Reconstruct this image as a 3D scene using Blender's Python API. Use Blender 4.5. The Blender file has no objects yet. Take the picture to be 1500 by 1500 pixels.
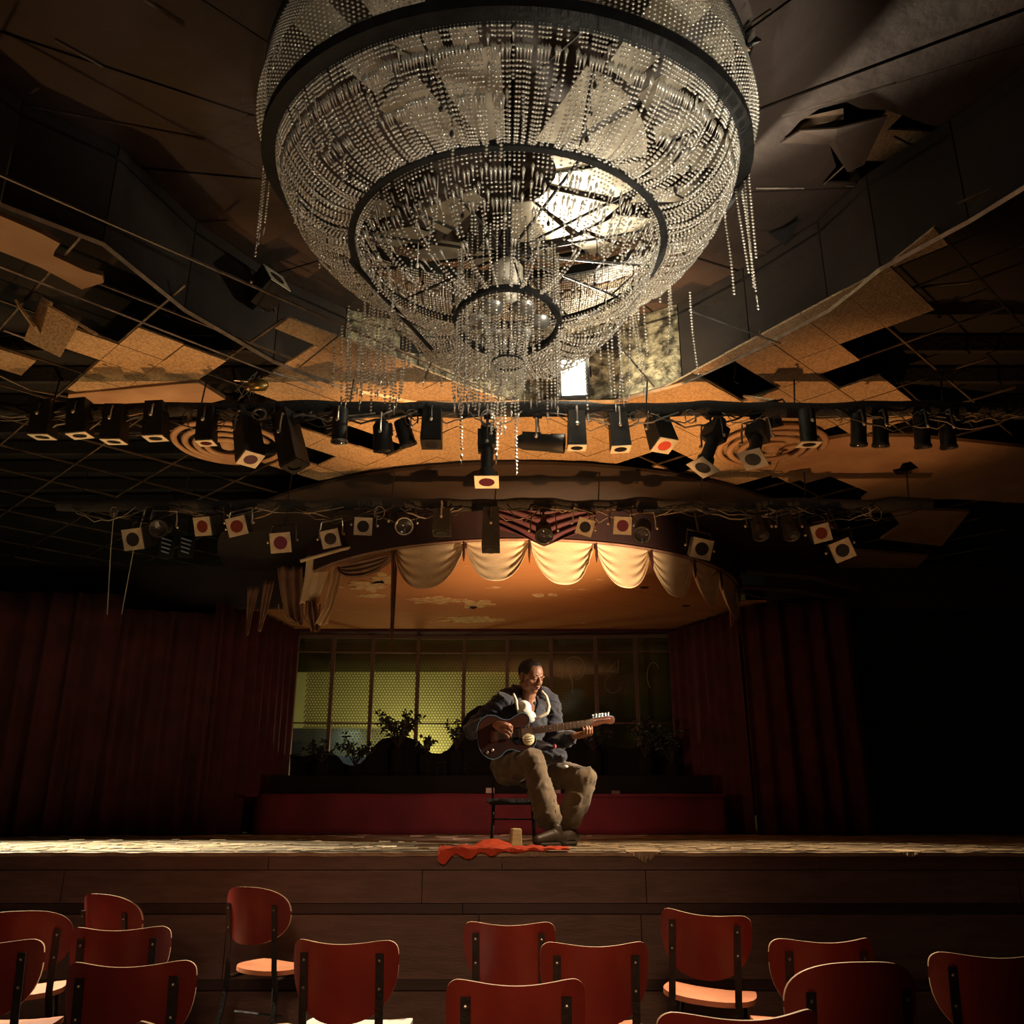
import bpy, bmesh, math, random
from mathutils import Vector, Matrix, Euler, noise
from mathutils.geometry import tessellate_polygon
random.seed(7)
V = Vector; PI = math.pi
C = bpy.context.scene.collection
sc = bpy.context.scene

# ------------------------------------------------------------------ camera
CAM = V((0, 0, 1.24)); FPX = 1300.0; PITCH = math.atan(440 / FPX)
cd = bpy.data.cameras.new('camera'); cam = bpy.data.objects.new('camera', cd); C.objects.link(cam)
cam.location = CAM; cam.rotation_euler = (PI / 2 + PITCH, 0, 0)
cd.sensor_width = 36; cd.lens = 36 * FPX / 1500; cd.clip_end = 100
sc.camera = cam
# ------------------------------------------------------------------ world, exposure
w = bpy.data.worlds.new('night'); sc.world = w; w.use_nodes = True
w.node_tree.nodes['Background'].inputs[0].default_value = (0.50, 0.42, 0.34, 1)
w.node_tree.nodes['Background'].inputs[1].default_value = 0.006
sc.view_settings.view_transform = 'Standard'; sc.view_settings.look = 'None'
sc.view_settings.exposure = 0.0; sc.view_settings.gamma = 1.0; sc.view_settings.use_curve_mapping = False
# ------------------------------------------------------------------ lights
def lamp(kind, name, loc, target, power, color, size=0.1, cone=60, blend=0.5, size_y=None):
    d = bpy.data.lights.new(name, kind); o = bpy.data.objects.new(name, d); C.objects.link(o)
    o.location = loc
    o.rotation_euler = (V(target) - V(loc)).to_track_quat('-Z', 'Y').to_euler()
    d.energy = power; d.color = color
    if kind == 'SPOT': d.spot_size = math.radians(cone); d.spot_blend = blend; d.shadow_soft_size = size
    elif kind == 'AREA':
        d.size = size
        if size_y: d.shape = 'RECTANGLE'; d.size_y = size_y
    else: d.shadow_soft_size = size
    return o
lamp('SPOT', 'key_spot', (5.2, 6.1, 3.6), (0.30, 7.05, 1.78), 3600, (1, .82, .58), .05, 13.5, .4)
lamp('SPOT', 'ceiling_uplight', (.35, 5.55, .9), (.25, 6.45, 4.1), 720, (1, .47, .16), .04, 60, .5)
lamp('SPOT', 'ceiling_uplight', (-2.1, 5.55, .9), (-2.2, 6.25, 4.1), 230, (1, .47, .16), .04, 58, .6)
lamp('SPOT', 'ceiling_uplight', (2.5, 5.55, .9), (2.5, 6.25, 4.1), 200, (1, .44, .15), .04, 58, .7)
lamp('SPOT', 'ceiling_uplight', (-3.3, 4.2, .5), (-3.4, 5.0, 4.1), 130, (1, .56, .22), .05, 80, .7)
lamp('SPOT', 'valance_uplight', (1.45, 6.5, 1.2), (0.50, 8.3, 3.45), 1250, (1, .72, .42), .05, 44, 1.0)
lamp('SPOT', 'stage_ceiling_light', (.2, 9.0, 1.6), (-.1, 9.9, 3.67), 60, (1, .48, .16), .1, 100, .9)
lamp('SPOT', 'stage_edge_spot', (-4.4, 6.6, 3.7), (-3.7, 6.3, 1.0), 2600, (1, .86, .62), .05, 90, .8)
lamp('SPOT', 'stage_edge_spot', (1.5, 6.45, 3.7), (1.5, 6.25, 1.0), 420, (1, .70, .42), .05, 92, .8)
lamp('SPOT', 'back_flood', (0.42, 5.42, 3.98), (-0.35, 3.2, .3), 950, (1, .82, .60), .06, 62, .6)
lamp('SPOT', 'flood_spill', (0.42, 5.38, 3.92), (.80, 3.9, 4.30), 700, (1, .90, .72), .07, 60, .6)
lamp('SPOT', 'flood_glow', (0.36, 5.40, 4.15), (-1.1, 5.95, 4.35), 60, (1, .88, .62), .04, 95, .8)
lamp('SPOT', 'flood_glow', (0.50, 5.40, 4.15), (1.5, 5.75, 4.45), 32, (1, .88, .62), .04, 95, .8)
lamp('POINT', 'window_lamp', (-1.42, 13.3, 1.84), (0, 0, 0), 95, (1, .86, .48), .12)
lamp('SPOT', 'house_fill', (-0.1, -1.2, 2.5), (-.1, 4.7, .45), 400, (1, .56, .32), .3, 31, 1.0)
lamp('SPOT', 'house_fill', (-1.6, -1.2, 2.5), (-2.1, 4.6, .45), 95, (1, .55, .34), .3, 29, 1.0)
lamp('SPOT', 'house_fill', (1.6, -1.2, 2.5), (2.2, 4.6, .45), 18, (1, .50, .34), .3, 29, 1.0)
lamp('SPOT', 'riser_spot', (0.2, 7.5, 1.9), (0.2, 10.8, 1.3), 60, (1, .45, .35), .1, 60, .9)
lamp('SPOT', 'drape_fill', (-.4, 7.9, 1.5), (-.4, 11, 2.0), 55, (1, .62, .48), .15, 118, .8)  # added lamp that lifts the dark curtains, not a fitting of the stage
lamp('SPOT', 'chandelier_fill', (-.6, .6, 2.4), (0, 3.8, 4.1), 60, (1, .90, .74), .1, 50, .6)  # added lamp to brighten the beads, not a fitting of the hall
lamp('SPOT', 'chandelier_fill', (1.6, 2.6, 2.2), (.5, 3.9, 4.2), 300, (1, .93, .78), .1, 70, .8)  # second added lamp, whitens the right side of the beads

# ------------------------------------------------------------------ projection helpers (placing real things where the photograph shows them)
cp, sp = math.cos(PITCH), math.sin(PITCH)
def ray(px, py):
    x = (px - 750) / FPX; y = (750 - py) / FPX
    return V((x, cp - y * sp, sp + y * cp))
def PZ(px, py, z): d = ray(px, py); return CAM + d * ((z - CAM.z) / d.z)
def PY(px, py, Y): d = ray(px, py); return CAM + d * (Y / d.y)
def pix(p):
    q = V(p) - CAM; dep = q.y * cp + q.z * sp
    if dep <= .01: return (-9999, -9999)
    return (750 + FPX * q.x / dep, 750 - FPX * (-q.y * sp + q.z * cp) / dep)
def inside(px, py, poly):
    c = False; j = len(poly) - 1
    for i in range(len(poly)):
        xi, yi = poly[i]; xj, yj = poly[j]
        if (yi > py) != (yj > py) and px < (xj - xi) * (py - yi) / (yj - yi) + xi: c = not c
        j = i
    return c

# ------------------------------------------------------------------ materials
def mat(name, c1, c2=None, scale=5, rough=.7, metal=0, bump=0, bscale=None, trans=0, emit=None, estr=0, spec=.5, detail=6, lo=.35, hi=.65, stretch=None, sheen=0):
    m = bpy.data.materials.new(name); m.use_nodes = True; nt = m.node_tree; n = nt.nodes; l = nt.links
    b = n['Principled BSDF']
    b.inputs['Base Color'].default_value = (*c1, 1); b.inputs['Roughness'].default_value = rough
    b.inputs['Metallic'].default_value = metal; b.inputs['Specular IOR Level'].default_value = spec
    b.inputs['Transmission Weight'].default_value = trans
    if sheen: b.inputs['Sheen Weight'].default_value = sheen
    if emit: b.inputs['Emission Color'].default_value = (*emit, 1); b.inputs['Emission Strength'].default_value = estr
    tc = n.new('ShaderNodeTexCoord'); mp = n.new('ShaderNodeMapping'); l.new(tc.outputs['Object'], mp.inputs[0])
    if stretch: mp.inputs['Scale'].default_value = stretch
    if c2:
        t = n.new('ShaderNodeTexNoise'); t.inputs['Scale'].default_value = scale; t.inputs['Detail'].default_value = detail
        l.new(mp.outputs[0], t.inputs[0])
        r = n.new('ShaderNodeValToRGB'); r.color_ramp.elements[0].position = lo; r.color_ramp.elements[1].position = hi
        r.color_ramp.elements[0].color = (*c1, 1); r.color_ramp.elements[1].color = (*c2, 1)
        l.new(t.outputs[0], r.inputs[0]); l.new(r.outputs[0], b.inputs['Base Color'])
    if bump:
        t = n.new('ShaderNodeTexNoise'); t.inputs['Scale'].default_value = bscale or scale * 3; t.inputs['Detail'].default_value = 8
        l.new(mp.outputs[0], t.inputs[0])
        bp = n.new('ShaderNodeBump'); bp.inputs['Strength'].default_value = bump; bp.inputs['Distance'].default_value = .02
        l.new(t.outputs[0], bp.inputs['Height']); l.new(bp.outputs[0], b.inputs['Normal'])
    return m
def translucent(m, col, f=.5):
    nt = m.node_tree; n = nt.nodes; t = n.new('ShaderNodeBsdfTranslucent'); t.inputs[0].default_value = (*col, 1); x = n.new('ShaderNodeMixShader'); x.inputs[0].default_value = f
    nt.links.new(n['Principled BSDF'].outputs[0], x.inputs[1]); nt.links.new(t.outputs[0], x.inputs[2]); nt.links.new(x.outputs[0], n['Material Output'].inputs[0])
M = dict(
 tile=mat('cork_tile', (.30, .205, .11), (.46, .33, .19), 60, .9, bump=.5, bscale=90, lo=.4, hi=.6),
 plaster=mat('brown_plaster', (.27, .16, .09), (.36, .23, .13), 3, .85, bump=.3, bscale=14),
 dark_plaster=mat('dark_plaster', (.050, .028, .016), (.075, .042, .025), 3, .8, bump=.4, bscale=10),
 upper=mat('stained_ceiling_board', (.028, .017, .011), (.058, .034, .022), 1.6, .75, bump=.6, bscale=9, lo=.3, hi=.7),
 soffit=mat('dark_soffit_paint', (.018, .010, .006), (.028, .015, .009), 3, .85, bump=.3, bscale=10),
 void=mat('void_black', (.008, .007, .006), None, rough=.9),
 rail=mat('ceiling_rail_metal', (.20, .15, .10), (.08, .055, .04), 8, .45, metal=.6),
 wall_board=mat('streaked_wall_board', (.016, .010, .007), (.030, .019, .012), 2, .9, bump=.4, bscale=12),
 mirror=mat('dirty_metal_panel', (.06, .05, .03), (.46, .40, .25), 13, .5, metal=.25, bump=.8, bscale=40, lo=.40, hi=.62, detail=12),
 black=mat('black_paint', (.006, .006, .0055), (.013, .012, .011), 12, .55, bump=.1, spec=.25),
 blackcloth=mat('black_cloth', (.012, .011, .010), None, rough=.95, bump=.5, bscale=30),
 iron=mat('black_iron', (.012, .010, .008), (.03, .024, .018), 20, .5, metal=.4, bump=.2),
 steel=mat('dull_steel', (.38, .36, .31), (.22, .20, .17), 12, .38, metal=.8),
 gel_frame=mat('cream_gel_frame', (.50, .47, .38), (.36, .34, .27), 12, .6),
 gel_frame_dim=mat('dimmed_gel_frame', (.19, .165, .12), (.12, .105, .08), 12, .7),  # darkened copy of gel_frame: weaker light on the stage bar put into the colour
 gel_red=mat('red_gel', (.06, .012, .009), None, rough=.25), gel_orange=mat('orange_gel', (.40, .05, .03), None, rough=.3),
 gel_purple=mat('purple_gel', (.05, .012, .024), None, rough=.2), gel_dark=mat('dark_lens', (.012, .012, .014), None, rough=.08),
 brass=mat('brass', (.55, .40, .14), None, rough=.35, metal=.9),
 cable=mat('grey_cable', (.16, .14, .11), None, rough=.55), cable_black=mat('black_cable', (.015, .014, .012), None, rough=.5),
 valance=mat('cream_valance_cloth', (.74, .54, .33), (.64, .44, .26), 3, .85, bump=.15, bscale=60),
 fascia_dark=mat('dark_fascia_paint', (.030, .006, .005), (.020, .005, .004), 4, .8),
 valance_red=mat('dark_red_cloth', (.060, .007, .008), (.035, .004, .005), 5, .8, bump=.2, bscale=40),
 brown_cloth=mat('brown_torn_cloth', (.30, .16, .10), (.20, .10, .06), 6, .9, bump=.3, bscale=30),
 peel=mat('peeling_orange_ceiling', (.40, .15, .04), (.66, .42, .20), 4, .8, bump=.4, bscale=12, lo=.68, hi=.72, detail=12, stretch=(.6, 1.2, 1)),
 peel_patch=mat('bare_cream_plaster', (.60, .42, .20), (.42, .24, .09), 14, .85, lo=.4, hi=.6, detail=10),
 curtain=mat('dark_red_curtain', (.085, .014, .013), (.050, .009, .009), 4, .9),
 riser=mat('red_riser_cloth', (.13, .008, .012), (.09, .006, .008), 3, .85, bump=.2, bscale=30),
 wood=mat('stage_front_board', (.11, .064, .048), (.155, .092, .070), 5, .6, bump=.25, bscale=20, stretch=(1, 1, 6)),
 groove=mat('dark_wood_strip', (.035, .016, .011), (.05, .025, .016), 6, .55, stretch=(1, 1, 5)),
 stagefloor=mat('scuffed_stage_floor', (.07, .05, .03), (.60, .50, .33), 4, .75, bump=.8, bscale=30, lo=.46, hi=.62, stretch=(.7, 4, 1), detail=10),
 flake=mat('paint_flake', (.60, .50, .34), (.35, .26, .16), 4, .8), nosing=mat('worn_stage_nosing', (.46, .35, .22), (.26, .18, .10), 9, .7, bump=.5, stretch=(1, 4, 4)),
 floor=mat('dark_hall_floor', (.018, .011, .009), (.030, .018, .014), 3, .6, bump=.3),
 wall=mat('dark_hall_wall', (.020, .012, .010), (.030, .018, .015), 2, .8, bump=.2),
 muntin=mat('brown_muntin', (.13, .075, .045), None, rough=.6),
 screen=mat('perforated_screen_board', (.14, .125, .05), (.10, .09, .04), 4, .8),
 backdrop=mat('yellow_backdrop_wall', (.62, .58, .26), (.54, .52, .24), 1.5, .9),
 block=mat('grey_block', (.16, .18, .21), (.11, .12, .14), 6, .9, bump=.5), mortar=mat('mortar', (.26, .28, .30), None, rough=.9),
 leaf=mat('dark_leaf', (.015, .024, .010), (.025, .035, .014), 9, .5), bark=mat('twig_bark', (.03, .02, .012), None, rough=.9),
 cutout=mat('dark_scenery_board', (.007, .0065, .004), (.011, .010, .006), 4, .95, spec=.2),
 chalk=mat('pale_graffiti_paint', (.55, .52, .32), None, rough=.8), graf=mat('grey_graffiti_paint', (.16, .14, .10), None, rough=.8),
 chair_red=mat('red_chair_lacquer', (.21, .026, .015), (.15, .017, .012), 5, .40, bump=.06, bscale=25, spec=.35),
 ply=mat('plywood_edge', (.72, .50, .30), (.55, .36, .2), 20, .5), seat_ply=mat('worn_orange_seat', (.70, .27, .13), (.58, .20, .09), 6, .5, bump=.1),
 seat_white=mat('white_seat', (.82, .78, .70), (.35, .28, .2), 14, .5, lo=.62, hi=.68),
 skin=mat('brown_skin', (.30, .135, .075), (.25, .11, .06), 18, .48, bump=.05, bscale=60), lips=mat('lip', (.28, .09, .07), None, rough=.45),
 hair=mat('short_black_hair', (.018, .013, .010), None, rough=.9, bump=.6, bscale=160), eye=mat('eye_white', (.6, .56, .5), None, rough=.3),
 jacket=mat('navy_jacket', (.013, .013, .024), (.019, .019, .032), 20, .85, bump=.3, bscale=14, sheen=.2), shirt=mat('white_shirt', (.80, .78, .72), None, rough=.85, bump=.3, bscale=20),
 collar=mat('cream_collar', (.68, .60, .46), None, rough=.8), trousers=mat('olive_trousers', (.105, .066, .033), (.065, .042, .020), 10, .9, bump=.5, bscale=9, sheen=.15),
 shoe=mat('brown_shoe', (.05, .032, .02), (.03, .02, .013), 10, .5), sole=mat('dark_sole', (.035, .022, .018), None, rough=.8),
 guitar=mat('sunburst_top', (.055, .020, .012), (.018, .010, .010), 2, .22, spec=.6), guitar_side=mat('blue_black_body', (.008, .011, .018), None, rough=.2), binding=mat('pale_blue_binding', (.10, .17, .23), None, rough=.3),
 fret=mat('dark_fretboard', (.07, .028, .014), None, rough=.5), maple=mat('reddish_headstock', (.15, .05, .025), None, rough=.3), cream=mat('cream_plastic', (.80, .70, .42), None, rough=.35),
 chrome=mat('chrome', (.8, .78, .74), None, rough=.15, metal=1), red_cloth=mat('orange_red_cloth', (.62, .075, .022), (.45, .045, .015), 9, .85, bump=.3, bscale=20),
 woodblock=mat('pale_wood_block', (.55, .44, .22), (.42, .32, .15), 9, .7, stretch=(1, 1, 5)), red_bead=mat('red_tag', (.7, .08, .08), None, rough=.4),
 pan=mat('dull_reflector_plate', (.62, .55, .42), (.32, .27, .19), 5, .42, metal=.55, bump=.2), bulb=mat('frosted_bulb', (.85, .76, .6), None, rough=.35),
 lens_lit=mat('lit_flood_lens', (1, .95, .85), None, emit=(1, .90, .70), estr=30), louvre=mat('blue_lit_slat', (.25, .30, .38), None, rough=.6),
)
translucent(M['screen'], (.50, .45, .20), .28)
M['outer_board'] = mat('dark_green_board', (.13, .16, .05), (.09, .11, .035), 3, .9)
def glassy():
    m = bpy.data.materials.new('crystal'); m.use_nodes = True; nt = m.node_tree; n = nt.nodes; l = nt.links
    n.remove(n['Principled BSDF']); out = n['Material Output']
    g = n.new('ShaderNodeBsdfGlossy'); g.inputs['Color'].default_value = (1, .95, .85, 1); g.inputs['Roughness'].default_value = .16
    d = n.new('ShaderNodeBsdfDiffuse'); d.inputs['Color'].default_value = (.80, .74, .62, 1)
    t = n.new('ShaderNodeBsdfTransparent'); t.inputs['Color'].default_value = (.85, .8, .72, 1)
    a = n.new('ShaderNodeMixShader'); a.inputs[0].default_value = .34; l.new(g.outputs[0], a.inputs[1]); l.new(d.outputs[0], a.inputs[2])
    b = n.new('ShaderNodeMixShader'); b.inputs[0].default_value = .14; l.new(a.outputs[0], b.inputs[1]); l.new(t.outputs[0], b.inputs[2])
    l.new(b.outputs[0], out.inputs[0]); return m
M['crystal'] = glassy()
def glassmat():
    m = bpy.data.materials.new('window_glass'); m.use_nodes = True; nt = m.node_tree; n = nt.nodes; l = nt.links
    n.remove(n['Principled BSDF']); out = n['Material Output']
    g = n.new('ShaderNodeBsdfGlossy'); g.inputs['Roughness'].default_value = .1
    t = n.new('ShaderNodeBsdfTransparent'); t.inputs['Color'].default_value = (.88, .9, .82, 1)
    b = n.new('ShaderNodeMixShader'); b.inputs[0].default_value = .05; l.new(t.outputs[0], b.inputs[1]); l.new(g.outputs[0], b.inputs[2])
    l.new(b.outputs[0], out.inputs[0]); return m
M['glass'] = glassmat()

# ------------------------------------------------------------------ mesh helpers
def frame(d):
    d = V(d).normalized(); u = V((0, 0, 1)) if abs(d.z) < .95 else V((1, 0, 0))
    a = d.cross(u).normalized(); return a, a.cross(d).normalized(), d
ICO = None
class MB:
    def __init__(s): s.v = []; s.f = []; s.m = []
    def add(s, vs, fs, mi=0):
        o = len(s.v); s.v += [V(x) for x in vs]; s.f += [[i + o for i in f] for f in fs]; s.m += [mi] * len(fs); return s
    def box(s, c, size, R=None, mi=0, taper=1):
        hx, hy, hz = [k / 2 for k in size]; vs = []
        for z in (-1, 1):
            t = taper if z > 0 else 1
            for x, y in ((-1, -1), (1, -1), (1, 1), (-1, 1)):
                p = V((x * hx * t, y * hy * t, z * hz)); vs.append((R @ p if R else p) + V(c))
        return s.add(vs, [(0, 3, 2, 1), (4, 5, 6, 7), (0, 1, 5, 4), (1, 2, 6, 5), (2, 3, 7, 6), (3, 0, 4, 7)], mi)
    def tube(s, pts, r, n=8, mi=0, cap=True, flat=1.0, closed=False, up=None):
        pts = [V(p) for p in pts]; k = len(pts); rs = r if isinstance(r, (list, tuple)) else [r] * k; vs = []; fs = []
        a = None
        for i, p in enumerate(pts):
            if closed: d = pts[(i + 1) % k] - pts[i - 1]
            else: d = pts[min(i + 1, k - 1)] - pts[max(i - 1, 0)]
            d = d.normalized() if d.length > 1e-9 else V((0, 0, 1))
            if up is not None: a = d.cross(V(up)).normalized()
            elif a is None: a = frame(d)[0]
            else:
                a = a - d * a.dot(d); a = a.normalized() if a.length > 1e-6 else frame(d)[0]
            b = a.cross(d)
            for j in range(n):
                t = 2 * PI * j / n; vs.append(p + a * math.cos(t) * rs[i] + b * math.sin(t) * rs[i] * flat)
        m = k if closed else k - 1
        for i in range(m):
            for j in range(n):
                i2 = (i + 1) % k; fs.append((i * n + j, i * n + (j + 1) % n, i2 * n + (j + 1) % n, i2 * n + j))
        if cap and not closed: fs.append(tuple(range(n))[::-1]); fs.append(tuple((k - 1) * n + j for j in range(n)))
        return s.add(vs, fs, mi)
    def lathe(s, prof, c=(0, 0, 0), axis=(0, 0, 1), n=16, mi=0):
        a, b, d = frame(axis); c = V(c); vs = []; fs = []
        for r, z in prof:
            for j in range(n):
                t = 2 * PI * j / n; vs.append(c + d * z + a * math.cos(t) * r + b * math.sin(t) * r)
        for i in range(len(prof) - 1):
            for j in range(n): fs.append((i * n + j, i * n + (j + 1) % n, (i + 1) * n + (j + 1) % n, (i + 1) * n + j))
        return s.add(vs, fs, mi)
    def ball(s, c, r, R=None, seg=8, ring=5, mi=0):
        r = r if isinstance(r, (list, tuple)) else (r, r, r); vs = [V((0, 0, -r[2]))]; fs = []
        for i in range(1, ring):
            ph = -PI / 2 + PI * i / ring
            for j in range(seg):
                t = 2 * PI * j / seg; vs.append(V((r[0] * math.cos(ph) * math.cos(t), r[1] * math.cos(ph) * math.sin(t), r[2] * math.sin(ph))))
        vs.append(V((0, 0, r[2]))); L = len(vs) - 1
        for j in range(seg):
            fs.append((0, 1 + (j + 1) % seg, 1 + j)); fs.append((L, L - seg + j, L - seg + (j + 1) % seg))
            for i in range(ring - 2): q = 1 + i * seg; fs.append((q + j, q + (j + 1) % seg, q + seg + (j + 1) % seg, q + seg + j))
        return s.add([(R @ p if R else p) + V(c) for p in vs], fs, mi)
    def slab(s, poly, z0, z1, mi=0, holes=()):
        loops = [list(poly)] + [list(h) for h in holes]; flat = [p for lp in loops for p in lp]; n = len(flat)
        tris = tessellate_polygon([[V((p[0], p[1], 0)) for p in lp] for lp in loops])
        vs = [V((p[0], p[1], z0)) for p in flat] + [V((p[0], p[1], z1)) for p in flat]; fs = []
        for t in tris: fs.append(tuple(t)); fs.append(tuple(i + n for i in reversed(t)))
        o = 0
        for lp in loops:
            k = len(lp)
            for i in range(k): j = (i + 1) % k; fs.append((o + i, o + j, o + j + n, o + i + n))
            o += k
        return s.add(vs, fs, mi)
    def grid(s, fn, nu, nv, mi=0, thick=None):
        vs = [V(fn(i / nu, j / nv)) for i in range(nu + 1) for j in range(nv + 1)]; W = nv + 1
        fs = [(i * W + j, (i + 1) * W + j, (i + 1) * W + j + 1, i * W + j + 1) for i in range(nu) for j in range(nv)]
        if thick is not None:
            t = V(thick); n = len(vs); vs2 = [p + t for p in vs]
            fs2 = [tuple(k + n for k in reversed(f)) for f in fs]
            rim = [i * W for i in range(nu + 1)] + [nu * W + j for j in range(1, nv + 1)] + [i * W + nv for i in range(nu - 1, -1, -1)] + [j for j in range(nv - 1, 0, -1)]
            fr = [(rim[k], rim[k - 1], rim[k - 1] + n, rim[k] + n) for k in range(len(rim))]
            return s.add(vs + vs2, fs + fs2 + fr, mi)
        return s.add(vs, fs, mi)
    def build(s, name, mats, parent=None, smooth=False, loc=None, sharp=None, normals=True):
        me = bpy.data.meshes.new(name); me.from_pydata([tuple(v) for v in s.v], [], s.f)
        ms = mats if isinstance(mats, (list, tuple)) else [mats]
        for m in ms: me.materials.append(M[m] if isinstance(m, str) else m)
        if len(ms) > 1: me.polygons.foreach_set('material_index', s.m)
        if smooth: me.polygons.foreach_set('use_smooth', [True] * len(me.polygons))
        if normals and len(s.f) < 60000:
            bm = bmesh.new(); bm.from_mesh(me); bmesh.ops.recalc_face_normals(bm, faces=bm.faces); bm.to_mesh(me); bm.free()
        if sharp: me.set_sharp_from_angle(angle=math.radians(sharp))
        me.update()
        o = bpy.data.objects.new(name, me); C.objects.link(o)
        if parent: o.parent = parent
        if loc is not None: o.location = loc
        return o
def tag(o, label=None, cat=None, group=None, kind=None):
    if label: o['label'] = label
    if cat: o['category'] = cat
    if group: o['group'] = group
    if kind: o['kind'] = kind
    return o
def thing(name, label, cat, loc=(0, 0, 0), group=None, rot=(0, 0, 0)):
    o = bpy.data.objects.new(name, None); o.empty_display_size = .1; C.objects.link(o); o.location = loc; o.rotation_euler = rot
    return tag(o, label, cat, group)
def setting(name, loc=(0, 0, 0)):
    o = bpy.data.objects.new(name, None); C.objects.link(o); o.location = loc; o['kind'] = 'structure'; return o
def part_copy(src, parent, **k):
    c = src.copy(); C.objects.link(c); c.parent = parent
    for a, b in k.items(): setattr(c, a, b)
    return c
def copy_tree(root):
    r = root.copy(); C.objects.link(r)
    for ch in root.children:
        c = ch.copy(); C.objects.link(c); c.parent = r
        for g in ch.children: d = g.copy(); C.objects.link(d); d.parent = c
    return r
def struct(o): o['kind'] = 'structure'; return o
def rr(a, b): return random.uniform(a, b)
def lerp(a, b, t): return a + (b - a) * t

# ================================================================== ROOM SHELL
ZL, ZU, ZS, ZF = 4.10, 4.75, 3.67, 1.00         # lower ceiling, raised ceiling, stage ceiling, stage floor
struct(MB().box((0, 3.0, -.05), (16, 14, .1)).build('floor', 'floor'))
struct(MB().box((-8.05, 4.5, 2.6), (.1, 19, 5.6)).build('wall_left', 'wall'))
struct(MB().box((8.05, 4.5, 2.6), (.1, 19, 5.6)).build('wall_right', 'wall'))
struct(MB().box((0, -5.05, 2.6), (16, .1, 5.6)).build('wall_rear', 'wall'))
struct(MB().box((0, 14.35, 2.6), (16, .1, 5.6)).build('wall_back', 'backdrop'))
# ---- recess outline (edge of the lower ceiling) : real plan, convex
rec_px = [(0, 300), (150, 358), (270, 455), (400, 530), (500, 568), (610, 590), (900, 588), (1000, 562), (1100, 516), (1215, 455), (1290, 395), (1420, 325)]
REC = [PZ(x, y, ZL) for x, y in rec_px]
REC = [V((p.x, p.y)) for p in REC]
REC = [V((-3.0, 2.6)), V((-3.1, .2))][::-1] + REC + [V((3.0, 2.6)), V((3.1, .2))]
REC = REC[:]  # order runs left-rear -> far -> right-rear
# ---- upper ceiling, boards radiating from one point, with a torn hole
ceil = setting('ceiling')
cen = V((0, 4.5))
hole_px = [(1143, 210), (1172, 178), (1200, 160), (1240, 150), (1262, 160), (1300, 162), (1390, 192), (1415, 200), (1395, 235), (1330, 268), (1205, 268), (1225, 245), (1215, 212), (1200, 203), (1180, 212)]
HOLE = [(PZ(x, y, ZU).x, PZ(x, y, ZU).y) for x, y in hole_px]
hole2 = [(PZ(x, y, ZU).x, PZ(x, y, ZU).y) for x, y in [(1125, 342), (1150, 330), (1172, 312), (1168, 335), (1150, 355)]]
# boards as wide quads fanning out; the board carrying the hole keeps it as a real opening
angs = [-205, -172, -153, -135, -112, -90, -68, -48, -30, -13, 10, 25, 50, 78, 102, 130, 155]
def fan(a0, a1, r1=7.5):
    g = .004
    p = [(cen.x + .02 * math.cos(math.radians((a0 + a1) / 2)), cen.y + .02 * math.sin(math.radians((a0 + a1) / 2)))]
    n = 4
    for i in range(n + 1):
        a = math.radians(lerp(a0 + .12, a1 - .12, i / n)); p.append((cen.x + r1 * math.cos(a), cen.y + r1 * math.sin(a)))
    return p
hc = V((sum(p[0] for p in HOLE) / len(HOLE), sum(p[1] for p in HOLE) / len(HOLE)))
ha = math.degrees(math.atan2(hc.y - cen.y, hc.x - cen.x))
def amin(pts): return min(math.degrees(math.atan2(p[1] - cen.y, p[0] - cen.x)) for p in pts)
def amax(pts): return max(math.degrees(math.atan2(p[1] - cen.y, p[0] - cen.x)) for p in pts)
h_lo, h_hi = amin(HOLE) - .6, amax(HOLE) + .6
angs = [a for a in angs if a < h_lo - 4 or a > h_hi + 4] + [h_lo, h_hi]; angs.sort()
for a0, a1 in zip(angs[:-1], angs[1:]):
    am = (a0 + a1) / 2
    z = ZU + .006 * math.sin(am * 3)
    holes = [HOLE] if abs(a0 - h_lo) < .01 else []
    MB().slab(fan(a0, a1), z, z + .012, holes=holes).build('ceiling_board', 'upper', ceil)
MB().box((0, 3.5, ZU + .75), (14, 14, .02)).build('roof_deck', 'void', ceil)
# lit remains above the hole: battens, rough board, planks
for (x0, y0), (x1, y1) in [((1172, 182), (1235, 168)), ((1150, 195), (1172, 190))]:
    p = PZ(x0, y0, ZU + .08); q = PZ(x1, y1, ZU + .08); MB().tube([p, q], .05, 4, flat=.5).build('roof_batten', 'plaster', ceil)
bp = [PZ(x, y, ZU + .10) for x, y in [(1262, 235), (1300, 160), (1325, 165), (1300, 190), (1385, 194), (1330, 225), (1310, 238)]]
MB().slab([(p.x, p.y) for p in bp], ZU + .10, ZU + .12).build('roof_board', 'tile', ceil)
bp = [PZ(x, y, ZU + .16) for x, y in [(1245, 252), (1325, 250), (1325, 266), (1245, 268)]]
MB().slab([(p.x, p.y) for p in bp], ZU + .16, ZU + .18).build('roof_board', 'plaster', ceil)
for a, b in [((1310, 200), (1420, 255)), ((1345, 215), (1440, 170)), ((1320, 252), (1410, 190)), ((1320, 165), (1400, 200))]:
    MB().tube([PZ(*a, ZU + .05), PZ(*b, ZU + .05)], .008, 4).build('roof_batten', 'rail', ceil)
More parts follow.
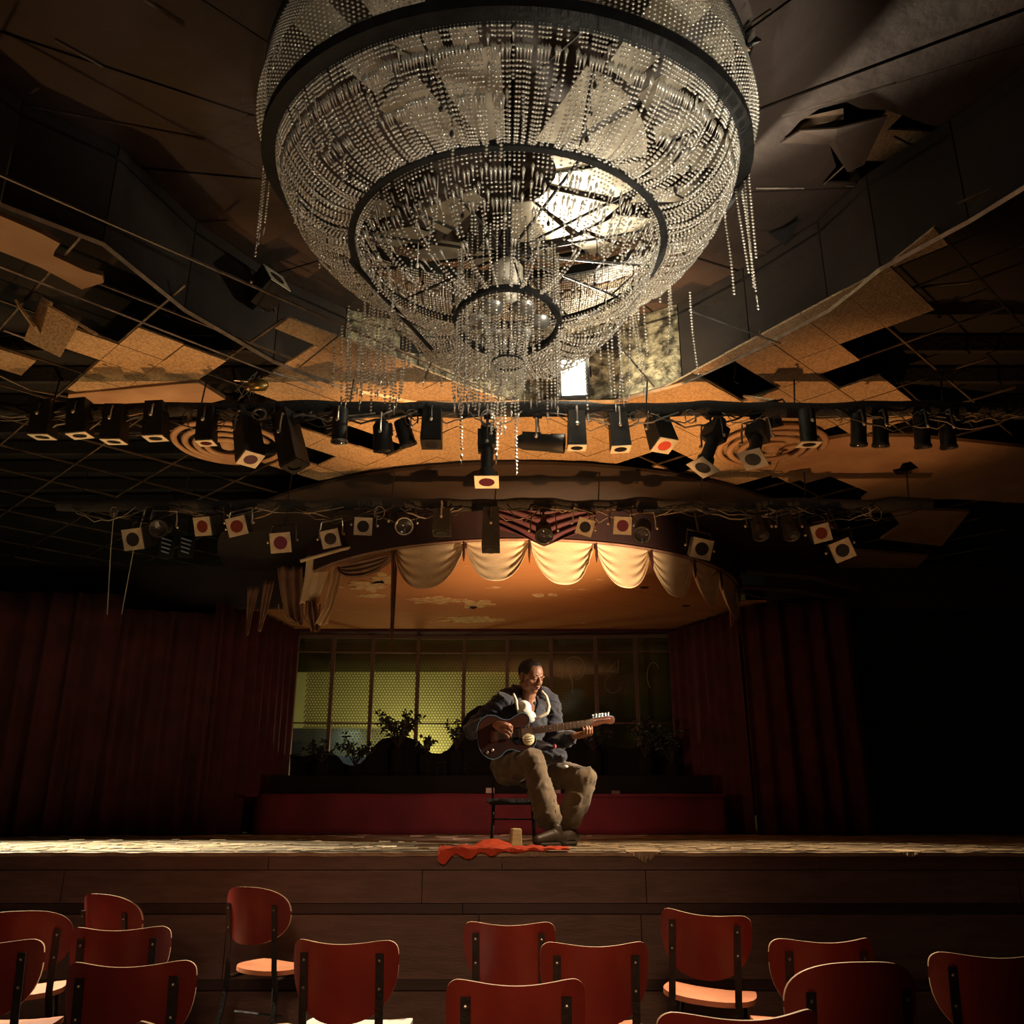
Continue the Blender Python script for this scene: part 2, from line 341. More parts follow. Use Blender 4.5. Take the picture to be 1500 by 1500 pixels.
# metal seam strips still fixed along some seams
for a, b in [((0, 148), (300, 205)), ((187, 333), (243, 330)), ((297, 326), (335, 324)), ((1107, 276), (1178, 276)), ((1240, 273), (1310, 272)), ((1105, 366), (1136, 376)), ((1180, 388), (1240, 405)), ((1040, 78), (1130, 15)), ((1145, 170), (1310, 122)), ((80, 60), (150, 98)), ((210, 0), (270, 38)), ((1207, 270), (1240, 240))]:
    MB().tube([PZ(*a, ZU - .006), PZ(*b, ZU - .006)], .006, 4).build('seam_strip', 'rail', ceil)
# dark holes and curled flaps
def flap(pts_px, z, drop, m, name='torn_flap'):
    P = [PZ(x, y, z) for x, y in pts_px]; c = sum(P, V()) / len(P); mb = MB(); n = len(P)
    low = [p + V((0, 0, -drop * (i % 3) / 2)) for i, p in enumerate(P)]
    vs = low + [p + V((0, 0, .01)) for p in low] + [c, c + V((0, 0, .01))]
    fs = []
    for i in range(n): j = (i + 1) % n; fs += [(i, j, 2 * n), (j + n, i + n, 2 * n + 1), (i, i + n, j + n, j)]
    return mb.add(vs, fs).build(name, m, ceil)
flap([(1127, 342), (1150, 330), (1172, 312), (1165, 335), (1150, 355)], ZU - .02, .05, 'void')
flap([(1072, 92), (1095, 50), (1112, 30), (1108, 55), (1090, 90), (1070, 118), (1050, 112)], ZU - .05, .12, 'black')
flap([(1075, 85), (1086, 58), (1098, 62), (1090, 78)], ZU - .09, .05, 'plaster')
flap([(1143, 210), (1172, 185), (1225, 175), (1300, 170), (1265, 235), (1240, 240), (1215, 212)], ZU - .02, .06, 'dark_plaster')
flap([(225, 375), (250, 350), (283, 360), (262, 380), (240, 385)], ZU - .12, .1, 'mirror')
flap([(183, 322), (205, 315), (240, 330), (190, 335)], ZU - .05, .06, 'mirror')
# ---- walls of the recess : dirty metal sheets, one object each
rw = setting('wall_recess')
for p, q in zip(REC[:-1], REC[1:]):
    L = (q - p).length; n = max(1, round(L / .85)); d = (q - p) / L; nrm = V((-d.y, d.x))
    for i in range(n):
        a = p + d * (L * i / n + .004); b = p + d * (L * (i + 1) / n - .004)
        mb = MB(); t = nrm * .012
        mb.slab([(a.x, a.y), (b.x, b.y), (b.x + t.x, b.y + t.y), (a.x + t.x, a.y + t.y)], ZL + .02, ZU - .01)
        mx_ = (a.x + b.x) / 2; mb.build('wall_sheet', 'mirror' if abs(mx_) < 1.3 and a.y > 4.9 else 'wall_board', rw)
mb = MB(); mb.tube([V((p.x, p.y, ZL + .005)) for p in REC], .016, 4); struct(mb.build('trim_1', 'steel'))
# ---- lower ceiling: grid of rails with square tiles, many missing
low = setting('ceiling_2')
isl = [[(0, 511), (29, 521), (48, 504), (95, 519), (48, 556), (0, 567)],
       [(112, 496), (160, 508), (165, 487), (253, 516), (272, 500), (316, 515), (269, 556), (290, 575), (120, 575), (110, 545), (125, 530), (95, 520)],
       [(168, 388), (190, 398), (165, 425), (148, 415)], [(215, 447), (250, 445), (300, 478), (250, 463)], [(0, 600), (30, 600), (30, 618), (0, 618)],
       [(400, 580), (350, 560), (600, 570), (480, 600)]]
holes_px = [[(913, 689), (934, 677), (967, 690), (947, 703)], [(942, 677), (966, 665), (1011, 686), (987, 695)], [(1041, 694), (1067, 682), (1087, 693), (1062, 703)],
 [(1046, 715), (1065, 707), (1090, 710), (1113, 702), (1137, 710), (1164, 700), (1180, 710), (1215, 699), (1271, 723), (1257, 734), (1290, 745), (1311, 765), (1260, 790), (1100, 790)],
 [(1030, 547), (1062, 534), (1131, 566), (1107, 577), (1086, 577)],
 [(1224, 497), (1297, 465), (1335, 452), (1420, 508), (1440, 575), (1356, 569), (1305, 540), (1273, 527)],
 [(1175, 549), (1208, 533), (1239, 547), (1287, 527), (1305, 543), (1340, 572), (1297, 583), (1260, 560), (1217, 580), (1188, 556)],
 [(393, 665), (403, 654), (457, 657), (494, 666), (483, 675), (510, 694), (483, 698)], [(529, 674), (547, 663), (574, 673), (563, 682)],
 [(340, 681), (380, 685), (465, 706), (440, 725), (320, 720)], [(440, 632), (480, 618), (560, 640), (600, 655), (560, 668), (500, 650)], [(430, 560), (480, 575), (500, 590), (420, 590)]]
T = .30
u = V((math.sin(PI / 4), math.cos(PI / 4))); v = V((-u.y, u.x))
def clip(poly, p0, nrm):
    out = []; n = len(poly)
    for i in range(n):
        a, b = poly[i], poly[(i + 1) % n]; da, db = (a - p0).dot(nrm), (b - p0).dot(nrm)
        if da >= 0: out.append(a)
        if (da >= 0) != (db >= 0): out.append(a + (b - a) * (da / (da - db)))
    return out
def rec_side(c):
    best = None
    for p, q in zip(REC[:-1], REC[1:]):
        d = (q - p).normalized(); n = V((-d.y, d.x)); s = (c - p).dot(n)
        if best is None or s > best[0]: best = (s, p, n)
    return best
def plaster_zone(px, py): return px > 1190 and py > 632 or (px < 420 and py > 575)
AC = V((.08, 10.58)); R1, R2 = 2.58, 3.54       # the round apron of the stage opening
tile_src = {}; tiles = []; cells = set()
for i in range(-30, 60):
    for j in range(-45, 45):
        c = u * (i + .5) * T + v * (j + .5) * T
        if c.y < 2.2 or c.y > 10.4 or abs(c.x) > 7.5: continue
        px, py = pix((c.x, c.y, ZL))
        if not (-60 < px < 1450 and 200 < py < 840): continue
        s, p0, nrm = rec_side(c)
        if s < -T * .7: continue
        cells.add((i, j))
        if (c - AC).length < R2 - .32 and c.y < 10.6: continue
        if px < 425: ok = any(inside(px, py, q) for q in isl)
        else: ok = not any(inside(px, py, q) for q in holes_px) and px < 1345
        if not ok or plaster_zone(px, py): continue
        g = .0025
        poly = [c + u * a * (T / 2 - g) + v * b * (T / 2 - g) for a, b in ((-1, -1), (1, -1), (1, 1), (-1, 1))]
        if s < T: poly = clip(poly, p0 + nrm * .02, nrm)
        if len(poly) < 3: continue
        tiles.append((c, poly, s >= T))
tiles.sort(key=lambda t: t[0].length)
rest = MB(); full = None
for k, (c, poly, whole) in enumerate(tiles):
    rng = random.Random(int(c.x * 100) * 977 + int(c.y * 100)); dz = rng.uniform(-.004, .006)
    if k >= 290: rest.slab([(p.x, p.y) for p in poly], ZL + dz + .004, ZL + dz + .018); continue
    if whole and full:
        part_copy(full, low, location=(c.x, c.y, ZL + dz))
    else:
        o = MB().slab([(p.x - c.x, p.y - c.y) for p in poly], .004, .018).build('ceiling_tile', 'tile', low, loc=(c.x, c.y, ZL + dz))
        if whole: full = o
if rest.v: o = rest.build('ceiling_tile', 'tile', low); o['kind'] = 'stuff'
# a few tiles that hang down out of the grid
for x, y, z, rx, ry, sz in [(105, 470, 3.98, .5, .3, 1), (75, 480, 4.0, -.7, .2, .8), (1120, 590, 4.0, .5, .1, .6), (40, 468, 4.0, .4, .8, .6)]:
    p = PZ(x, y, z); o = MB().slab([(-.15 * sz, -.15), (.15 * sz, -.15), (.15 * sz, .15), (-.12 * sz, .15)], 0, .014).build('ceiling_tile', 'tile', low, loc=p); o.rotation_euler = (rx, ry, .7)
# rails
ii = [c[0] for c in cells]; jj = [c[1] for c in cells]
def runs(fixed, is_i):
    ks = sorted(c[1] if is_i else c[0] for c in cells if (c[0] if is_i else c[1]) in (fixed, fixed - 1))
    out = []; 
    for k in sorted(set(ks)):
        if out and k == out[-1][1] + 1: out[-1][1] = k
        else: out.append([k, k])
    return out
def railseg(a, b):
    # trim against the recess
    pts = [a.lerp(b, t / 40) for t in range(41)]; keep = [p for p in pts if rec_side(p)[0] > 0 and not ((p - AC).length < R2 and p.y < 10.6)]
    if len(keep) > 2:
        MB().box((0, 0, 0), ((keep[-1] - keep[0]).length, .013, .012), Matrix.Rotation(math.atan2((b - a).y, (b - a).x), 3, 'Z')).build('grid_rail', 'rail', low, loc=((keep[0].x + keep[-1].x) / 2, (keep[0].y + keep[-1].y) / 2, ZL + .024 + rr(-.002, .003)))
for i in range(min(ii), max(ii) + 2):
    if i % 2: continue
    for k0, k1 in runs(i, True): railseg(u * i * T + v * k0 * T, u * i * T + v * (k1 + 1) * T)
for j in range(min(jj), max(jj) + 2):
    if j % 2: continue
    for k0, k1 in runs(j, False): railseg(v * j * T + u * k0 * T, v * j * T + u * (k1 + 1) * T)
MB().tube([PZ(-20, 383, ZL - .02), PZ(412, 552, ZL - .02)], .007, 4).build('grid_rail', 'steel', low)
MB().tube([PZ(5, 484, ZL - .01), PZ(60, 504, ZL - .01)], .007, 4).build('grid_rail', 'steel', low)
# plaster fields that remain
def plaster(pts, z=ZL - .012, m='plaster', name='plaster_panel', th=.03):
    P = [PZ(x, y, z) for x, y in pts]; return MB().slab([(p.x, p.y) for p in P], z, z + th).build(name, m, low)
plaster([(-60, 290), (0, 316), (60, 342), (88, 357), (80, 368), (78, 375), (100, 385), (125, 397), (150, 404), (152, 414), (120, 424), (60, 392), (0, 368), (-60, 345)])
hat = [(1307, 688), (1318, 686), (1322, 679), (1334, 676), (1345, 685), (1347, 690), (1330, 695), (1312, 695)]
P = [PZ(x, y, ZL - .012) for x, y in [(1150, 655), (1240, 640), (1330, 640), (1420, 648), (1540, 660), (1540, 740), (1400, 731), (1262, 733), (1275, 722), (1216, 698), (1180, 708), (1160, 697), (1130, 700)]]
H = [PZ(x, y, ZL - .012) for x, y in hat]
MB().slab([(p.x, p.y) for p in P], ZL - .012, ZL + .02, holes=[[(p.x, p.y) for p in H]]).build('plaster_panel', 'plaster', low)
plaster([(100, 578), (290, 560), (330, 585), (250, 605), (100, 600)]); plaster([(1300, 745), (1420, 750), (1380, 800), (1290, 790), (1320, 770)])
plaster([(1170, 770), (1215, 765), (1225, 775), (1190, 785)]); plaster([(1230, 805), (1360, 815), (1340, 835), (1230, 838)])
# deck above the lower ceiling : pipes, joists, dark
mb = MB(); outer = [(-8, -5), (-8, 14.3), (8, 14.3), (8, -5)]
mb.slab(outer, ZL + .55, ZL + .57, holes=[[(p.x, p.y) for p in REC]]); mb.build('upper_deck', 'void', low)
P2 = [(-8, -5), (-8, 2.2), (-3.3, 2.2), (-3.1, .2), (3.1, .2), (3.3, 2.2), (8, 2.2), (8, -5)]
MB().slab(P2, ZL, ZL + .03).build('plaster_panel', 'dark_plaster', low)
for k in range(26):
    a = V((rr(-6.5, 6.5), rr(3.2, 9.8), ZL + rr(.06, .4))); d = V((rr(-1, 1), rr(-.5, .5), rr(-.02, .05))) * rr(.6, 1.6)
    if rec_side(a.xy)[0] > .3 and rec_side((a + d).xy)[0] > .3: MB().tube([a, a + d * .5 + V((0, 0, -.05)), a + d], .008, 5).build('loose_rod', 'rail', low)
for k in range(9):
    y = 5.9 + k * .5; MB().box((0, y, ZL + .46), (15, .05, .12)).build('joist', 'blackcloth', low)
MB().box((-5.6, 4.1, ZL + .46), (4, .06, .12)).build('joist', 'blackcloth', low); MB().box((5.6, 4.1, ZL + .46), (4, .06, .12)).build('joist', 'blackcloth', low)
# round plaster roses, broken
def rose(px, py, n_rings=4):
    c = PZ(px, py, ZL - .03); t = thing('ceiling_rose', 'broken round plaster ceiling rose %s' % ('behind the tilted spotlight with glinting lens' if px > 700 else 'behind the purple gel spotlight at left'), 'ceiling rose', c)
    for k in range(n_rings):
        r = .42 - k * .085; a0 = rr(0, 2); pts = [V((math.cos(a0 + s * .16) * r, math.sin(a0 + s * .16) * r, -.012 * k)) for s in range(int(28 + rr(0, 10)))]
        MB().tube(pts, .030, 5, flat=.6).build('rose_ring', 'plaster', t, smooth=True)
    MB().lathe([(0, -.05), (.05, -.04), (.07, 0)], n=12).build('rose_boss', 'plaster', t, smooth=True)
rose(335, 650); rose(1130, 655)
# ---- dark apron (soffit) and fascia round the stage opening
def arcpts(R, n=40, a0=180, a1=360, c=AC): return [V((c.x + R * math.cos(math.radians(lerp(a0, a1, i / n))), c.y + R * math.sin(math.radians(lerp(a0, a1, i / n))))) for i in range(n + 1)]
o_, i_ = arcpts(R2), arcpts(R1)
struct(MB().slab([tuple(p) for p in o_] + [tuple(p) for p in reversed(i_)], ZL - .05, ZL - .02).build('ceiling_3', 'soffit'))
def fascia(R, z0, z1, m, name, a0=180, a1=360, th=.03, n=40):
    a, b = arcpts(R, n, a0, a1), arcpts(R + th, n, a0, a1); return MB().slab([tuple(p) for p in b] + [tuple(p) for p in reversed(a)], z0, z1).build(name, m)
struct(fascia(R1 + .02, ZS + .02, ZL - .02, 'fascia_dark', 'wall_fascia'))
struct(fascia(R1 - .03, ZS - .01, ZS + .035, 'brown_cloth', 'trim_2', 202, 338))
# stage ceiling
sceil = [(AC.x + R1 * math.cos(math.radians(a)), AC.y + R1 * math.sin(math.radians(a))) for a in range(180, 361, 6)] + [(3.6, 10.6), (3.6, 12.9), (-3.6, 12.9), (-3.6, 10.6)]
sc_ = setting('ceiling_4')
# boards of the stage ceiling, cut along diagonal seams
def clipline(poly, p0, n): return clip(poly, p0, n)
base = [V(p) for p in sceil]; dirn = V((.8, .6)).normalized(); nn = V((-dirn.y, dirn.x)); k = -8
strips = []
for k in range(-9, 12):
    a = V((0, 10.5)) + nn * k * .62; q = clip(clip(base, a + nn * .003, nn), a + nn * .617, -nn)
    if len(q) > 2: strips.append(q)
for q in strips:
    MB().slab([tuple(p) for p in q], ZS, ZS + .02).build('ceiling_panel', 'peel', sc_)
for x, y in [(944, 861), (951, 811), (1005, 888)]:
    p = PZ(x, y, ZS - .004); MB().lathe([(0, 0), (.05, 0), (.055, .006)], p, n=12).build('vent_hole', 'void', sc_)
# peeled plaster scabs on stage ceiling
scab = [((540, 858), 40, 10), ((560, 848), 22, 12), ((640, 880), 50, 6), ((700, 885), 30, 7), ((545, 873), 26, 4), ((690, 908), 55, 6), ((790, 873), 10, 3), ((810, 872), 8, 2)]
for (x, y), a, b in scab:
    n = 44; P = []
    for k in range(n):
        t = 2 * PI * k / n; r = (.75 + .55 * noise.noise(V((math.cos(t) * 2.2, math.sin(t) * 2.2, x)))) * rr(.80, 1.1); q = PZ(x + a * r * math.cos(t), y + b * r * math.sin(t), ZS - .012); P.append((q.x, q.y))
    MB().slab(P, ZS - .012, ZS + .002).build('peeling_patch', 'peel_patch', sc_)
MB().lathe([(0, -.03), (.03, -.02), (.05, 0)], PZ(693, 889, ZS - .01), n=10).build('ceiling_fixing', 'void', sc_)
# ================================================================== STAGE
YS = 5.87
struct(MB().box((0, (YS + 14.3) / 2 + .03, ZF - .03), (16, 14.3 - YS - .06, .06)).build('floor_2', 'stagefloor'))
fr = setting('wall_stage')
def boards(z0, z1, xs, m, y=YS):
    for a, b in zip(xs[:-1], xs[1:]):
        MB().box(((a + b) / 2, y + .025 + rr(0, .004), (z0 + z1) / 2), (b - a - .005, .05, z1 - z0 - .005)).build('front_board', m, fr)
boards(.905, .985, [-8, -6.0, -3.4, -1.5, -.06, 1.9, 4.2, 6, 8], 'wood')
boards(.715, .905, [-8, -5.1, -2.75, -.55, .82, 3.1, 5.4, 8], 'wood', YS + .003)
boards(.655, .715, [-8, -1.7, -.3, 3.0, 8], 'groove', YS + .014)
boards(.30, .655, [-8, -5.0, -2.6, -1.72, -.2, .78, 3.2, 5.4, 8], 'wood')
boards(.24, .30, [-8, -2, 2.1, 8], 'groove', YS + .014); boards(0, .24, [-8, -4, -1, 2, 5, 8], 'wood')
mb = MB(); xs = [-8 + .1 * k for k in range(161)]
mb.grid(lambda a, b: V((lerp(-8, 8, a), YS - .02 + .06 * b, ZF + .006 + .006 * noise.noise(V((a * 120, b * 3, 0))))), 320, 3, thick=(0, 0, -.022))
struct(mb.build('trim_3', 'nosing'))
mb = MB(); mb.grid(lambda a, b: V((lerp(-8, 8, a), YS + .075 + .03 * noise.noise(V((a * 60, 0, 2))) + (b - .5) * (.05 + .05 * noise.noise(V((a * 90, 0, 5)))), ZF + .0065 + .004 * b)), 500, 1, thick=(0, 0, -.004))
struct(mb.build('trim_5', 'void'))
# paint flakes / torn lino edges along the stage
def flakes(n, x0, x1, y0, y1, s0, s1, seed):
    r = random.Random(seed); mb = MB()
    for k in range(n):
        c = V((r.uniform(x0, x1), r.uniform(y0, y1), ZF + .004)); s = r.uniform(s0, s1); a = r.uniform(0, 6.3); m = 5
        P = [(c.x + s * (1.8 if q % 2 else .8) * math.cos(a + q * 2 * PI / m) * r.uniform(.6, 1.2), c.y + s * math.sin(a + q * 2 * PI / m)) for q in range(m)]
        h = r.uniform(.002, .006); mb.slab(P, c.z, c.z + h)
    return mb
tag(flakes(620, -7.5, 7.5, YS + .05, 7.6, .015, .07, 3).build('paint_flakes', 'flake'), 'pale curled paint flakes scattered along the stage edge', 'debris', kind='stuff')
tag(flakes(160, -7.5, 7.5, 7.6, 10.4, .03, .09, 4).build('dust_scraps', 'flake'), 'dusty scraps lying deeper on the stage floor', 'debris', kind='stuff')
# ragged linoleum pieces lapped over the edge
def rag(name, pts, m, label, z=.02, drop=0):
    P = [V(p) for p in pts]; c = sum(P, V()) / len(P); mb = MB(); n = len(P)
    vs = P + [p + V((0, .004, .014)) for p in P] + [c + V((0, 0, z)), c + V((0, 0, z + .012))]; fs = []
    for i in range(n): j = (i + 1) % n; fs += [(i, j, 2 * n), (j + n, i + n, 2 * n + 1), (i, i + n, j + n, j)]
    return tag(mb.add(vs, fs).build(name, m), label, 'rag')
def frayed(px0, px1, ydrop, label):
    a = PY(px0, 1246, YS - .03); b = PY(px1, 1246, YS - .03); n = 26; pts = []
    for k in range(n + 1):
        t = k / n; q = a.lerp(b, t); pts.append(V((q.x, YS - .03, ZF + .012 - ydrop * math.sin(PI * t) ** 1.5 * rr(.75, 1.1))))
    pts += [V((b.x, YS + .12, ZF + .014)), V((a.x, YS + .12, ZF + .014))]
    mb = MB(); 
    for k in range(n):
        t = (k + .5) / n; top = V((lerp(a.x, b.x, t), YS + .10, ZF + .018)); e = V((lerp(a.x, b.x, t), YS - .03, ZF + .012)); bt = pts[k]
        w = (b.x - a.x) / n * .46
        mb.add([e + V((-w, 0, 0)), e + V((w, 0, 0)), bt + V((w * .5 + rr(-.01, .01), rr(-.01, 0), 0)), bt + V((-w * .6, rr(-.01, 0), 0)), top + V((-w, 0, 0)), top + V((w, 0, 0))], [(0, 1, 2, 3), (4, 5, 1, 0)])
    o = mb.build('frayed_carpet', 'flake'); md = o.modifiers.new('t', 'SOLIDIFY'); md.thickness = .006
    return tag(o, label, 'carpet scrap')
frayed(918, 968, .06, 'frayed tan carpet corner hanging over the stage edge right of the guitarist')
frayed(765, 800, .035, 'small frayed tuft below the guitarist on the stage edge')
frayed(1318, 1348, .03, 'small frayed carpet tuft on the darker far end of the stage edge')
# orange red cloth
def cloth(a_, b_):
    x = lerp(PY(645, 1240, 6).x, PY(832, 1240, 6).x, a_); yy = lerp(YS - .035, YS + .42, b_)
    wob = .02 * noise.noise(V((a_ * 9, b_ * 5, 1))) + .012 * abs(math.sin(a_ * 23 + b_ * 4))
    z = ZF + .018 + abs(wob)
    edge = (1 - a_) ** 1.8
    if b_ < .25: z = ZF + .020 - (1 - b_ / .25) * edge * (.060 + .03 * math.sin(a_ * 34)); yy = YS - .045 - .01 * math.sin(a_ * 50) * (1 - b_ / .25)
    else: yy = lerp(YS - .045, lerp(YS + .42, YS + .12, a_), (b_ - .25) / .75)
    return V((x, yy, z))
tag(MB().grid(cloth, 60, 16, thick=(0, 0, .005)).build('fallen_cloth', 'red_cloth', smooth=True), 'crumpled orange red cloth lying over the stage edge below the guitarist', 'cloth')
cc = PY(722, 1231, 6.6)
tag(MB().grid(lambda a, b: V((cc.x + (a - .5) * .28, 6.5 + b * .2, ZF + .01 + .05 * math.sin(PI * a) * math.sin(PI * b) + .015 * noise.noise(V((a * 6, b * 6, 3))))), 16, 10, thick=(0, 0, .006)).build('crumpled_rag', 'red_cloth', smooth=True), 'small heap of orange cloth just left of the guitarist chair leg', 'cloth')
wb = PY(755, 1240, 6.75); wb.z = ZF + .01
mb = MB().box((0, 0, .06), (.085, .09, .125), taper=.82); o = mb.build('wood_block', 'woodblock', loc=wb); o.rotation_euler = (0, .04, .2); tag(o, 'pale rough wood block standing by the guitarist chair', 'block')
md = o.modifiers.new('b', 'BEVEL'); md.width = .008
# ---- red riser
def riser_pt(a, b):
    # a along front from left rounded end, b up
    L = -3.05; Rr = 2.45
    if a < .12: t = a / .12; x = L + .25 * (1 - math.cos(t * PI / 2)) ; y = 11.3 - .7 * math.sin(t * PI / 2)
    else: t = (a - .12) / .88; x = lerp(L + .25, Rr, t); y = 10.6 + .10 * t
    return V((x + .012 * math.sin(a * 60), y + .012 * math.sin(a * 75) * (1 - b), ZF + .005 + .435 * b + .006 * math.sin(a * 30)))
rz = thing('stage_riser', 'low red cloth covered riser across the back of the stage', 'riser', (0, 10.9, ZF))
o = MB().grid(riser_pt, 120, 6, thick=(0, .02, 0)).build('riser_skirt', 'riser', rz, smooth=True); o.matrix_parent_inverse = Matrix.Translation((0, -10.9, -ZF))
o = MB().box((-.3, 11.55, ZF + .425), (5.5, 1.8, .03)).build('riser_top', 'riser', rz); o.matrix_parent_inverse = Matrix.Translation((0, -10.9, -ZF))
struct(MB().box((-.25, 11.15, ZF + .55), (5.3, .12, .22)).build('wall_planter', 'cutout'))
for x, y in [(718, 1158), (815, 1161), (902, 1162)]:
    p = PY(x, y, 11.06); t = tag(MB().box(p, (.10, .03, .06)).box(p + V((-.02, -.02, 0)), (.02, .02, .03)).box(p + V((.02, -.02, 0)), (.02, .02, .03)).build('wall_socket', 'rail'), {718: 'small metal socket box behind the guitarist chair legs', 815: 'small metal socket box seen between the guitarist legs', 902: 'small metal socket box on dark planter right of the knee'}[x], 'socket')
# ================================================================== WINDOW at the back
win = setting('window_1', (0, 0, 0))
def wy(x): return 12.55 - .05 * (x + .4) ** 2 * .35
mx = [(437, None)] 
cols = [437, 490, 547, 613, 680, 743, 807, 872, 930, 985]
xs = [(c - 750) / FPX * 12.55 for c in cols]
ztop = 3.62; zbot = ZF + .42; zr1 = 3.38; zr2 = 2.40
for x in xs:
    MB().box((x, wy(x), (ztop + zbot) / 2), (.05, .06, ztop - zbot)).build('muntin', 'muntin', win)
for (x0, x1) in zip(xs[:-1], xs[1:]):
    a, b = V((x0, wy(x0), 0)), V((x1, wy(x1), 0)); d = b - a; Rz = Matrix.Rotation(math.atan2(d.y, d.x), 3, 'Z'); m = (a + b) / 2; L = d.length - .05
    for z, h in ((zr1, .018), (zr2, .018), (ztop - .02, .05)): MB().box((m.x, m.y, z), (L, .03, h), Rz).build('glazing_bar', 'muntin', win)
    for z0, z1 in ((zbot, zr2), (zr2, zr1), (zr1, ztop)): MB().box((m.x, m.y + .01, (z0 + z1) / 2), (L, .005, z1 - z0 - .02), Rz).build('pane', 'glass', win)
struct(MB().box((-.3, 12.45, ztop + .06), (6.8, .35, .10)).build('trim_4', 'valance_red'))
# graffiti strokes on the panes
def strokes(lst, Y, m, name, label, r=.007):
    t = thing(name, label, 'graffiti', PY(lst[0][0][0], lst[0][0][1], Y))
    for s in lst:
        pts = [PY(x, y, Y) for x, y in s]; o = MB().tube([p - t.location for p in pts], r, 5, flat=.4).build('stroke', m, t)
    return t
def circ(cx, cy, rx, ry, a0, a1, n=16): return [(cx + rx * math.cos(math.radians(lerp(a0, a1, i / n))), cy + ry * math.sin(math.radians(lerp(a0, a1, i / n)))) for i in range(n + 1)]
strokes([circ(841, 979, 16, 17, 150, 440), [(824, 995), (828, 978), (836, 968), (833, 985), (839, 1000), (838, 1014)], [(838, 990), (843, 983), (848, 987), (852, 975)]], 12.50, 'chalk', 'painted_letter', 'pale round looped letter R on the dark pane right of the head')
strokes([[(888, 985), (900, 972), (906, 967), (905, 985), (888, 983)], circ(898, 1002, 12, 13, 250, 20)], 12.49, 'chalk', 'painted_letter', 'pale looped letter E shaped like an 8 on the middle dark pane')
strokes([circ(957, 990, 9, 20, 330, 110)], 12.46, 'chalk', 'painted_letter', 'pale curved letter C on the pane beside the right curtain')
# perforated screen (hexagon lattice) behind the panes
ps = .043; mb = MB(); x0, x1 = -2.95, 1.6; z0, z1 = 2.0, 3.55
zz = z0; row = 0
while zz < z1:
    xx = x0 + (ps / 2 if row % 2 else 0)
    while xx < x1:
        # skip holes: build small Y shaped web at each hexagon corner pair
        c = V((xx, 12.95, zz)); r = ps * .577; w = .008
        for k in range(3):
            a = math.radians(30 + 60 * k); b = math.radians(90 + 60 * k)
            p = c + V((r * math.cos(a), 0, r * math.sin(a))); q = c + V((r * math.cos(b), 0, r * math.sin(b)))
            d = (q - p).normalized(); n_ = V((-d.z, 0, d.x)) * w * .9
            mb.add([p - n_, q - n_, q + n_, p + n_], [(0, 1, 2, 3)])
        xx += ps
    zz += ps * .866; row += 1
o = mb.build('perforated_screen', 'screen', normals=False); tag(o, 'perforated honeycomb screen board hanging behind the window', 'screen', kind='stuff')
# upper unlit boards, block wall outside on the left
struct(MB().box((-.4, 13.0, 3.45), (6.4, .03, .55)).build('wall_header', 'outer_board'))
struct(MB().box((2.4, 13.05, 2.5), (4.2, .03, 2.6)).build('wall_outer', 'outer_board'))
bw = thing('block_wall', 'grey concrete block wall seen through the lower left panes', 'block wall', (-2.6, 13.25, 0))
for r_ in range(9):
    for c_ in range(4):
        x = -.78 + c_ * .41 + (.2 if r_ % 2 else 0); z = ZF + .1 + r_ * .17
        if z > 2.2: continue
        MB().box((x, rr(0, .008), z), (.40, .1, .16)).build('block', 'block', bw)
MB().box((-.2, .03, 1.7), (2.0, .08, 1.4)).build('mortar', 'mortar', bw)
lamp('AREA', 'outside_light', (-2.3, 12.8, 2.25), (-2.4, 13.3, 1.7), 1.6, (.6, .8, 1), .3)
# scenery cutout with wavy top
cpx = [(425, 1160), (425, 1105), (445, 1108), (480, 1100), (495, 1108), (503, 1118), (515, 1122), (528, 1118), (538, 1108), (545, 1095), (560, 1082), (590, 1077), (612, 1085), (622, 1096), (632, 1103), (645, 1104), (658, 1097), (668, 1082), (676, 1062), (684, 1045), (700, 1034), (730, 1030), (790, 1040), (830, 1070), (870, 1085), (920, 1098), (960, 1085), (1010, 1082), (1040, 1160)]
P = [PY(x, y, 12.05) for x, y in cpx]; mb = MB(); n = len(P)
tri = tessellate_polygon([[V((p.x, p.z, 0)) for p in P]]); vs = P + [p + V((0, .03, 0)) for p in P]
mb.add(vs, [tuple(t) for t in tri] + [tuple(i + n for i in reversed(t)) for t in tri] + [(i, (i + 1) % n, (i + 1) % n + n, i + n) for i in range(n)])
tag(mb.build('scenery_board', 'cutout'), 'dark scenery board with a wavy top edge in front of the window', 'scenery')
strokes([[(640, 1117), (665, 1116)], [(652, 1117), (652, 1138)], [(670, 1138), (670, 1116), (684, 1118), (683, 1126), (671, 1127)], [(640, 1122), (640, 1138), (650, 1138)]], 12.0, 'graf', 'painted_letter', 'faint outlined lettering on the dark scenery board left of the guitarist', .004)
